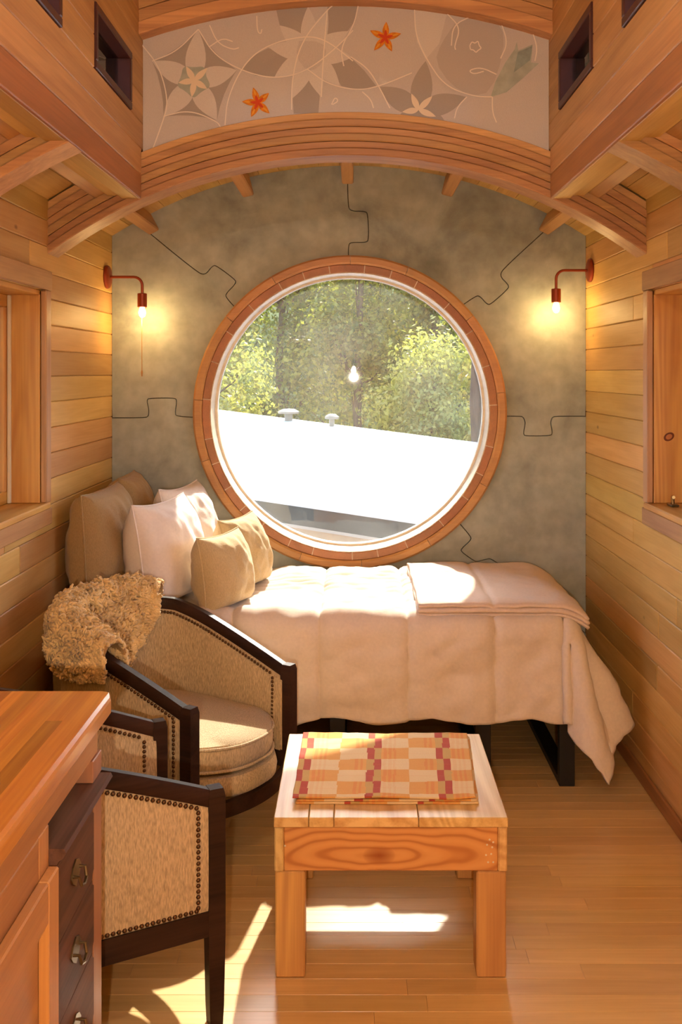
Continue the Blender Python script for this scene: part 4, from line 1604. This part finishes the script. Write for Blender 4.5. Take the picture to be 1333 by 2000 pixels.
def skin_pt(u, v):
    """u 0..1 along the back (near side -> far side), v -1..1: outside -> over the rail -> inside"""
    d = CT * (.175 + .485 * u)
    for i in range(len(CD) - 1):
        if CD[i + 1] >= d: break
    c, nrm = frame_at(i)
    f = (d - CD[i]) / max(1e-6, CD[i + 1] - CD[i])
    c = c.lerp(frame_at(i + 1)[0], f)
    nrm = nrm.lerp(frame_at(i + 1)[1], f).normalized()
    if nrm.dot(c - Vector((-.3, 0))) < 0: nrm = -nrm
    z = rail_z(d) + .016
    r = .044
    Lo, Li = .13 + .03 * math.sin(u * 7), .07 + .27 * math.sin(math.pi * min(1, u * 1.02)) ** .8
    Lo *= (.55 + .45 * math.sin(math.pi * u))
    if v < -.25:
        o_, zz = r, z - (-.25 - v) / .75 * Lo
        n3 = Vector((nrm.x, nrm.y, 0))
    elif v > .25:
        k = (v - .25) / .75
        o_, zz = -r - .02 * k, z - k * Li
        n3 = Vector((-nrm.x, -nrm.y, .12)).normalized()
    else:
        a = v / .25 * math.pi / 2
        o_, zz = -r * math.sin(a), z + r * .8 * math.cos(a)
        n3 = Vector((-nrm.x * math.sin(a), -nrm.y * math.sin(a), math.cos(a)))
    return Mc @ Vector((c.x + nrm.x * o_, c.y + nrm.y * o_, zz)), (Mc.to_3x3() @ n3).normalized()


sk_root = empty('sheepskin', Mc @ Vector((-.6, 0, .75)))
tag(sk_root, 'shaggy golden sheepskin draped over the back of the armchair by the bed', 'sheepskin')
vs, fs = grid(lambda u, v: skin_pt(u, v * 2 - 1)[0], 30, 30)
o = obj('hide', vs, fs, M_HIDE, sk_root, True)
o.modifiers.new('thick', 'SOLIDIFY').thickness = .006
rg = random.Random(5)
fl = MB()
for k in range(7500):
    u, v = rg.random(), rg.uniform(-1, 1)
    edge = min(1, min(u, 1 - u) * 7 + .35)
    p, nrm = skin_pt(min(.999, max(.001, u)), v)
    tang = nrm.orthogonal().normalized()
    side = nrm.cross(tang)
    an = rg.uniform(0, 6.28)
    dr = tang * math.cos(an) + side * math.sin(an)
    cl = Vector((nz(p.x * 26, p.y * 26, p.z * 26), nz(p.x * 26 + 9, p.y * 26, p.z * 26), nz(p.x * 26, p.y * 26 + 7, p.z * 26)))
    lump = .5 + .9 * max(-.4, nz(p.x * 34, p.y * 34, p.z * 34 + 4))
    L = rg.uniform(.022, .036) * edge * lump * (1.25 if v < .3 else .75)
    dirn = (nrm + cl * 1.1 + dr * .45 + Vector((0, 0, -.15))).normalized()
    if v > .3: dirn = (nrm * .7 + cl * .5 + dr * .35 + Vector((0, 0, -.8))).normalized()
    b = dirn.orthogonal().normalized()
    d3 = dirn.cross(b)
    pts = []
    for j in range(7):
        w = j / 6
        ca = w * 6.5 + an
        pts.append(p + dirn * (.004 + L * (1.25 * w - .35 * w * w)) + (b * math.cos(ca) + d3 * math.sin(ca)) * .0085 * w)
    fl.tube(pts, [.0055, .0062, .0062, .0060, .0056, .0048, .0030], 4, cap=False)
flo = fl.build('fleece', M_FLEECE, sk_root, True, fix=False)
tag(flo, kind='stuff')

# ------------------------------------------------------------------ coffee table
tx0, tx1, ty0, ty1, tz = -.215, .400, 2.625, 3.235, .426
tb = empty('coffee_table', ((tx0 + tx1) / 2, (ty0 + ty1) / 2, 0), 0)
tag(tb, 'low square knotty pine coffee table on four thick legs', 'table')
xs = [tx0, tx0 + .092, tx0 + .158, tx0 + .38, tx1]
for a_, b_ in zip(xs[:-1], xs[1:]):
    cbox('top_plank', W_PINE_Y, tb, a_ + .0008, b_ - .0008, ty0, ty1, tz - .026, tz, .002)
for a_, b_ in ((tx0 + .002, tx0 + .026), (tx1 - .026, tx1 - .002)):
    cbox('side_apron', W_PINE_Y, tb, a_, b_, ty0 + .004, ty1 - .004, tz - .145, tz - .0265, .004)
for a_, b_, wm in ((ty0 + .006, ty0 + .03, W_KNOT), (ty1 - .03, ty1 - .006, W_PINE_X)):
    cbox('apron', wm, tb, tx0 + .0265, tx1 - .0265, a_, b_, tz - .143, tz - .0265, .003)
for x0 in (tx0 + .004, tx1 - .082):
    for y0 in (ty0 + .010, ty1 - .086):
        cbox('leg', W_PINE_Z, tb, x0, x0 + .078, y0, y0 + .076, .0005, tz - .1455, .004)
# nail heads on the front apron
nl = MB()
for (px, py) in [(549, 1637), (557, 1652), (549, 1677), (957, 1640), (964, 1645), (952, 1650), (962, 1655), (950, 1670), (960, 1668), (954, 1684), (964, 1684)]:
    p = P(px, py, ty0 + .006)
    nl.lathe([(.0028, 0), (.0022, .001)], 8, Matrix.Translation((p.x, ty0 + .0062, p.z)) @ Matrix.Rotation(math.pi / 2, 4, 'X'))
tag(nl.build('nail_heads', M_SCREEN, tb), kind='stuff')

# folded plaid cloth
cl_root = empty('plaid_cloth', (.09, 2.95, tz))
tag(cl_root, 'folded orange and cream plaid cloth on the coffee table', 'cloth')
CRM, ORG, RED_, OLV, LOR = s2l(232, 200, 152), s2l(226, 164, 92), s2l(186, 84, 66), s2l(206, 164, 100), s2l(222, 134, 74)


def plaid(s, t):
    """s across, t along, metres"""
    ps = (s + .012) % .205
    row = int(math.floor(t / .082)) % 2
    q = (t % .082) / .082
    if ps < .021: col = RED_ if row == 0 else OLV
    elif ps < .042: col = OLV if row == 0 else RED_
    elif ps < .124:
        col = ORG if row == 0 else CRM
        k = ps - .042
        if .006 < k < .016 or .022 < k < .030 or .036 < k < .043:
            col = tuple((a_ + b_) / 2 for a_, b_ in zip(col, LOR)) if row == 0 else tuple(a_ * .85 + b_ * .15 for a_, b_ in zip(col, LOR))
    else:
        col = CRM if row == 0 else ORG
        k = ps - .124
        if (.046 < k < .055 or .062 < k < .07) and row == 1:
            col = tuple(a_ * .5 + b_ * .5 for a_, b_ in zip(col, LOR))
    if .45 < q < .52: col = tuple(a_ * .9 + b_ * .1 for a_, b_ in zip(col, LOR))
    n = nz(s * 300, t * 300) * .04
    return tuple(max(0, a_ * (1 + n)) for a_ in col)


for lay in range(3):
    z0 = tz + .003 + .0058 * lay
    def fn(u, v, lay=lay, z0=z0):
        xl = -.158 - .004 * v + .004 * lay * (1 if lay < 2 else -1) + .003 * nz(v * 6, lay)
        xr = .362 - .030 * v - .004 * lay + .003 * nz(v * 5, lay + 7)
        x = xl + (xr - xl) * u
        yb, yf = 3.195 - .004 * lay + .004 * nz(u * 5, lay), 2.705 + .004 * lay * (lay < 2) + .006 * nz(u * 3, lay + 3)
        Y = yb + (yf - yb) * v
        amp = 1 if lay == 2 else 0.25
        z = z0 + amp * (.003 * nz(x * 7, Y * 7, 1) + .0035 * abs(nz(x * 5 + 3, Y * 3, 2)) + .0015 * nz(x * 25, Y * 25, 6))
        return Vector((x, Y, z + (.003 if lay == 2 else 0)))
    nu, nv = (150, 140) if lay == 2 else (60, 50)
    vs, fs = grid(fn, nu, nv, flip=True)
    o = obj('fold_layer', vs, fs, M_CLOTH, cl_root, True)
    ca = o.data.color_attributes.new('weave', 'FLOAT_COLOR', 'CORNER')
    data = []
    for p in o.data.polygons:
        c = p.center
        ff = (c.y - 2.705) / .49
        u_ = (c.x + .158 + .004 * (1 - ff)) / (.52 - .03 * (1 - ff)) * .505
        col = plaid(u_ + (2 - lay) * .03, c.y - 2.705 + .02 + lay * .02)
        data += [col[0], col[1], col[2], 1.0] * p.loop_total
    ca.data.foreach_set('color', data)
    m_ = o.modifiers.new('thick', 'SOLIDIFY'); m_.thickness = .0042; m_.offset = 0

# ------------------------------------------------------------------ counter at the left with cabinet and antique drawers
CT_Z, CT_Y1, CT_X1 = .90, 2.175, -.523
top = empty('counter_top', (-.85, .9, CT_Z - .042))
tag(top, 'orange butcher block counter top at the lower left', 'counter')
x = CT_X1
rg = random.Random(3)
k = 0
while x > WL + .05:
    x0 = max(WL + .003, x - (.058 if k == 0 else rg.uniform(.030, .036)))
    cuts = [CT_Y1, CT_Y1 - rg.uniform(.15, .7)]
    while cuts[-1] > .7: cuts.append(cuts[-1] - rg.uniform(.35, .75))
    if k == 0: cuts = [CT_Y1, cuts[-1]]
    cuts[-1] = .25
    for b_, a_ in zip(cuts[:-1], cuts[1:]):
        if k == 0:
            # rounded edge strip
            w = x - x0
            prof = [(x0, CT_Z - .042), (x - .004, CT_Z - .042), (x, CT_Z - .036), (x, CT_Z - .010), (x - .003, CT_Z - .004), (x - .010, CT_Z), (x0, CT_Z)]
            rings = [[Vector((p, yv, q)) for p, q in prof] for yv in (a_, b_ - .03)]
            rings.append([Vector((min(p, x - .009), b_ - .008, q)) for p, q in prof])
            rings.append([Vector((min(p, x - .028), b_, q)) for p, q in prof])
            MB().sweep(rings).build('edge_stave', W_BUTCHER, top)
        else:
            cbox('stave', W_BUTCHER, top, x0 + .00006, x - .00006, a_ + .00006, b_ - .00006, CT_Z - .042, CT_Z, 0)
    x = x0
    k += 1

XF = -.553
cab = empty('base_cabinet', (-.85, 1.0, 0))
tag(cab, 'honey wood base cabinet under the counter with a panelled door', 'cabinet')
cbox('apron', W_CAB_Y, cab, XF - .02, XF, .3, 2.150, .778, .857, .002)
cbox('body', W_CAB_Y, cab, WL + .02, XF - .021, .3, 1.80, .08, .857, .002)
cbox('stile', W_CAB_Z, cab, XF - .02, XF, 1.752, 1.808, .001, .7775, .002)
cbox('rail', W_CAB_Y, cab, XF - .02, XF, .3, 1.7515, .69, .7775, .002)
# overlay door
dx0, dx1, dy0, dy1, dz0, dz1 = XF + .0005, XF + .021, 1.20, 1.800, .10, .706
door = cbox('door_panel', W_CAB_Y, cab, dx0 + .001, dx0 + .008, dy0 + .05, dy1 - .05, dz0 + .05, dz1 - .06, .001)
cbox('door_rail', W_CAB_Y, door, dx0, dx1, dy0 + .0605, dy1 - .0605, dz1 - .072, dz1, .003)
cbox('door_rail', W_CAB_Y, door, dx0, dx1, dy0 + .0605, dy1 - .0605, dz0, dz0 + .07, .003)
cbox('door_stile', W_CAB_Z, door, dx0, dx1, dy1 - .06, dy1, dz0, dz1, .003)
cbox('door_stile', W_CAB_Z, door, dx0, dx1, dy0, dy0 + .06, dz0, dz1, .003)
mb = MB()
mb.add([(dx1 - .001, dy1 - .0602, dz0 + .07), (dx0 + .009, dy1 - .080, dz0 + .09), (dx0 + .009, dy1 - .080, dz1 - .092), (dx1 - .001, dy1 - .0602, dz1 - .072),
        (dx0 + .008, dy1 - .0602, dz0 + .07), (dx0 + .008, dy1 - .0602, dz1 - .072)], [(0, 1, 2, 3), (0, 4, 1), (3, 2, 5), (4, 5, 2, 1), (0, 3, 5, 4)])
mb.build('door_bead', W_JAMB, door)
cbox('end_post', W_POST, cab, XF - .035, XF + .004, 2.098, 2.168, .0005, .6895, .002)
cbox('end_post', W_POST, cab, XF - .035, XF + .004, 2.098, 2.168, .7305, .777, .002)

dr = empty('drawer_unit', (-.68, 1.97, 0))
tag(dr, 'dark antique drawer unit with brass drop pulls under the counter end', 'drawers')
DX = XF + .006
cbox('carcass', W_DARK_Y, dr, -1.05, DX - .022, 1.815, 2.090, .05, .690, .002)
rings = []
prof = [(-1.05, .690), (DX - .004, .690), (DX + .006, .698), (DX + .008, .706), (DX + .018, .712), (DX + .024, .722), (DX + .020, .730), (-1.05, .730)]
MB().sweep([[Vector((p, yv, q)) for p, q in prof] for yv in (1.812, 2.160)]).build('top_moulding', W_DARK_Y, dr)
for k in range(4):
    z1 = .687 - .151 * k
    z0 = z1 - .149
    # shaped drawer front: rounded shoulders at its ends
    y0, y1 = 1.818, 2.096
    pr = [(y0, z0 + .016), (y0 + .010, z0 + .010), (y0 + .012, z0), (y1 - .012, z0), (y1 - .010, z0 + .010), (y1, z0 + .016), (y1, z1 - .016), (y1 - .010, z1 - .010), (y1 - .012, z1), (y0 + .012, z1), (y0 + .010, z1 - .010), (y0, z1 - .016)]
    df = MB().prism(pr, 'x', DX - .0215, DX).build('drawer', W_DARK_Y, dr)
    zc, yc = (z0 + z1) / 2, 1.955
    mb = MB()
    mb.prism([(yc - .034, zc + .006), (yc - .020, zc + .022), (yc, zc + .030), (yc + .020, zc + .022), (yc + .034, zc + .006), (yc + .022, zc - .008), (yc, zc - .022), (yc - .022, zc - .008)], 'x', DX + .0003, DX + .003)
    mb.tube([(DX + .003, yc - .022, zc + .006), (DX + .014, yc - .022, zc + .006), (DX + .018, yc - .018, zc - .012), (DX + .019, yc, zc - .018), (DX + .018, yc + .018, zc - .012), (DX + .014, yc + .022, zc + .006), (DX + .003, yc + .022, zc + .006)], .0032, 6)
    mb.build('drop_pull', M_BRASS, df)

# ------------------------------------------------------------------ outside
GZ = -0.9
gm = plain('ground_litter', s2l(150, 100, 66), 0.95, 0, 3.0, 0.35)
gr = MB().box(-40, 40, YB + .3, 70, GZ - .2, GZ)
gr.box(-40, WL - .3, -20, YB + .3, GZ - .2, GZ)
gr.box(WR + .3, 40, -20, YB + .3, GZ - .2, GZ)
ground = gr.build('ground', gm, None)
tag(ground, 'reddish leaf covered ground outside', kind='structure')

M_ROOFW = plain('white_roof_metal', (0.86, 0.85, 0.82), 0.5)
M_FASC = plain('dark_fascia', s2l(50, 48, 44), 0.6, 0, 6, 0.3)
M_VENT = plain('grey_vent', s2l(120, 112, 100), 0.6)
M_TRIM = plain('pale_trim', s2l(190, 176, 160), 0.6)
M_SHED = wood('shed_siding', s2l(176, 110, 80), s2l(130, 74, 50), 'x', 0.7, 0.1)
A_ = P(425, 800, 13.0)
C_ = P(480, 970, 8.6)
D_ = P(835, 1022, 7.8)
nr = (C_ - A_).cross(D_ - A_)
ray = P(940, 865, 1.0) - Vector((0, 0, EYE))
B_ = Vector((0, 0, EYE)) + ray * (nr.dot(A_ - Vector((0, 0, EYE))) / nr.dot(ray))
A2, B2 = A_ - (B_ - A_) * .9, B_ + (B_ - A_) * .9
C2, D2 = C_ - (D_ - C_) * 1.6, D_ + (D_ - C_) * 1.2
nr.normalize()
if nr.z < 0: nr = -nr
sh = empty('neighbouring_shed', ((C_.x + D_.x) / 2, (C_.y + A_.y) / 2, GZ))
tag(sh, 'low neighbouring shed with a glaring white roof outside the round window', 'shed')
th = nr * -.02
MB().add([A2, B2, D2, C2, A2 + th, B2 + th, D2 + th, C2 + th], [(0, 1, 2, 3), (7, 6, 5, 4), (0, 4, 5, 1), (1, 5, 6, 2), (2, 6, 7, 3), (3, 7, 4, 0)]).build('roof', M_ROOFW, sh)
inw = Vector((A_.x - C_.x, A_.y - C_.y, 0)).normalized()


def under(z0, z1, ins, nm, mat):
    a_, b_ = C2 + inw * ins, D2 + inw * ins
    q = [a_ + Vector((0, 0, z0)), b_ + Vector((0, 0, z0)), b_ + Vector((0, 0, z1)), a_ + Vector((0, 0, z1))]
    return MB().add(q + [p + inw * .05 for p in q], [(0, 1, 2, 3), (7, 6, 5, 4), (0, 4, 5, 1), (1, 5, 6, 2), (2, 6, 7, 3), (3, 7, 4, 0)]).build(nm, mat, sh)


under(-.175, -.018, .006, 'fascia', M_FASC)
under(-.200, -.1755, .004, 'pale_strip', M_TRIM)
mb = MB()
a_, b_ = C2 + inw * .012, D2 + inw * .012
q = [Vector((a_.x, a_.y, GZ)), Vector((b_.x, b_.y, GZ)), b_ + Vector((0, 0, -.2005)), a_ + Vector((0, 0, -.2005))]
mb.add(q + [p + inw * .05 for p in q], [(0, 1, 2, 3), (7, 6, 5, 4), (0, 4, 5, 1), (1, 5, 6, 2), (2, 6, 7, 3), (3, 7, 4, 0)])
mb.build('wall', M_SHED, sh)
for u, sc in ((.30, .62), (.47, .4)):
    p = A_.lerp(B_, u) + (C_ - A_).normalized() * .15
    auto_smooth(MB().lathe([(.08 * sc, -.06), (.08 * sc, .08), (.20 * sc, .085), (.21 * sc, .11), (.12 * sc, .14), (.02, .145)], 14, Matrix.Translation(p)).build('roof_vent', M_VENT, sh))

BARK = wood('bark', s2l(104, 84, 66), s2l(60, 46, 36), 'z', 0.9, 0.15, across=12, warm=0.0)
LEAVES = [leaf_mat('leaf_olive', s2l(84, 98, 44), s2l(150, 154, 76)),
          leaf_mat('leaf_green', s2l(70, 92, 40), s2l(140, 152, 62)),
          leaf_mat('leaf_yellow', s2l(134, 140, 74), s2l(186, 186, 112)),
          leaf_mat('leaf_dark', s2l(52, 70, 36), s2l(112, 126, 56))]


def tree(label, px, Y, ztop, zbot, rx, ry, li, n, seed, size=.11, trunk=.12):
    rg = random.Random(seed)
    bx = px
    root = empty('tree', (bx, Y, GZ))
    tag(root, label, 'tree', 'trees beyond the shed')
    zc, rz = (ztop + zbot) / 2, (ztop - zbot) / 2
    br = MB()
    pts = [Vector((bx + .25 * nz(seed, k * .7) * k / 3, Y + .2 * nz(seed + 5, k * .7), GZ + (ztop - .6 - GZ) * k / 6)) for k in range(7)]
    br.tube(pts, [trunk * (1 - k / 8) for k in range(7)], 9)
    clumps = []
    for k in range(34):
        while True:
            d = Vector((rg.uniform(-1, 1), rg.uniform(-1, 1), rg.uniform(-1, 1)))
            if d.length < 1: break
        d = d * (.55 + .45 * d.length)
        p = Vector((bx + d.x * rx, Y + d.y * ry, zc + d.z * rz))
        clumps.append((p, rg.uniform(.35, .62) * min(rx, rz, 1.6)))
        if k % 2 == 0:
            j = min(6, max(1, int((p.z - GZ) / (ztop - GZ) * 6)))
            m_ = (pts[j] + p) / 2 + Vector((0, 0, -.1))
            br.tube([pts[j], m_, p], [trunk * .35, trunk * .22, trunk * .08], 5)
    auto_smooth(br.build('trunk', BARK, root), 60)
    vs, fs = [], []
    for k in range(n):
        c, r = clumps[rg.randrange(len(clumps))]
        d = Vector((rg.gauss(0, 1), rg.gauss(0, 1), rg.gauss(0, 1))).normalized()
        p = c + d * r * (rg.random() ** .45)
        nrm = (d + Vector((rg.uniform(-1, 1), rg.uniform(-1, 1), rg.uniform(-.3, 1)))).normalized()
        a_ = nrm.orthogonal().normalized()
        b_ = nrm.cross(a_)
        an = rg.uniform(0, 6.28)
        a2 = a_ * math.cos(an) + b_ * math.sin(an)
        b2 = nrm.cross(a2)
        L = size * rg.uniform(.6, 1.3)
        i = len(vs)
        vs += [p, p + a2 * L * .5 + b2 * L * .28, p + a2 * L, p + a2 * L * .5 - b2 * L * .28]
        fs.append((i, i + 1, i + 2, i + 3))
    tag(obj('foliage', vs, fs, LEAVES[li], root), kind='stuff')
    return root


for a_ in [
    ('low yellow green bush left above the white roof', -2.3, 16.2, 2.3, -.8, 1.1, .5, 2, 9000, 1, .09, .05),
    ('pale sunlit bush at the right above the white roof', 1.15, 15.8, 2.5, -.8, .95, .5, 2, 10000, 5, .085, .05),
    ('yellow green tree rising at the left edge of the round window', -3.0, 19.2, 6.0, -.5, 1.1, .8, 2, 14000, 2, .11, .10),
    ('olive tree behind the middle of the round window', .05, 19.4, 6.4, -.5, 1.2, .8, 0, 15000, 3, .11, .10),
    ('dark leafy tree at the upper right of the round window', 3.1, 19.0, 6.6, -.3, 1.1, .8, 1, 14000, 4, .11, .10),
    ('green tree with a thick dark trunk at the right edge of the window', 1.72, 13.7, 6.0, 2.55, .8, .6, 3, 6000, 6, .09, .17),
    ('tall green tree beyond the left of the window', -1.7, 23, 7.6, -.6, 1.3, .9, 1, 15000, 7, .13, .12),
    ('tall olive tree beyond the right of the window', 1.8, 23, 7.6, -.6, 1.3, .9, 0, 15000, 8, .13, .12),
    ('broad dark tree furthest left beyond the window', -5.4, 27, 8.5, -.6, 1.9, 1.0, 3, 16000, 9, .16, .14),
    ('broad dark tree furthest behind the middle of the window', .1, 27, 8.8, -.6, 1.9, 1.0, 3, 16000, 10, .16, .14),
    ('broad dark tree furthest right beyond the window', 5.6, 27, 8.5, -.6, 1.9, 1.0, 3, 16000, 11, .16, .14)]:
    tree(*a_)
vs, fs = grid(lambda u, v: Vector((-45 + 90 * u, 32 + 14 * v, GZ + 9.5 * v ** .8 + .6 * nz(u * 20, v * 5))), 60, 12)
hill = obj('wooded_hill', vs, fs, plain('hill_scrub', s2l(98, 104, 52), 0.95, 0, 1.4, 0.5), None, True)
tag(hill, 'olive scrub hillside behind the trees', kind='structure')
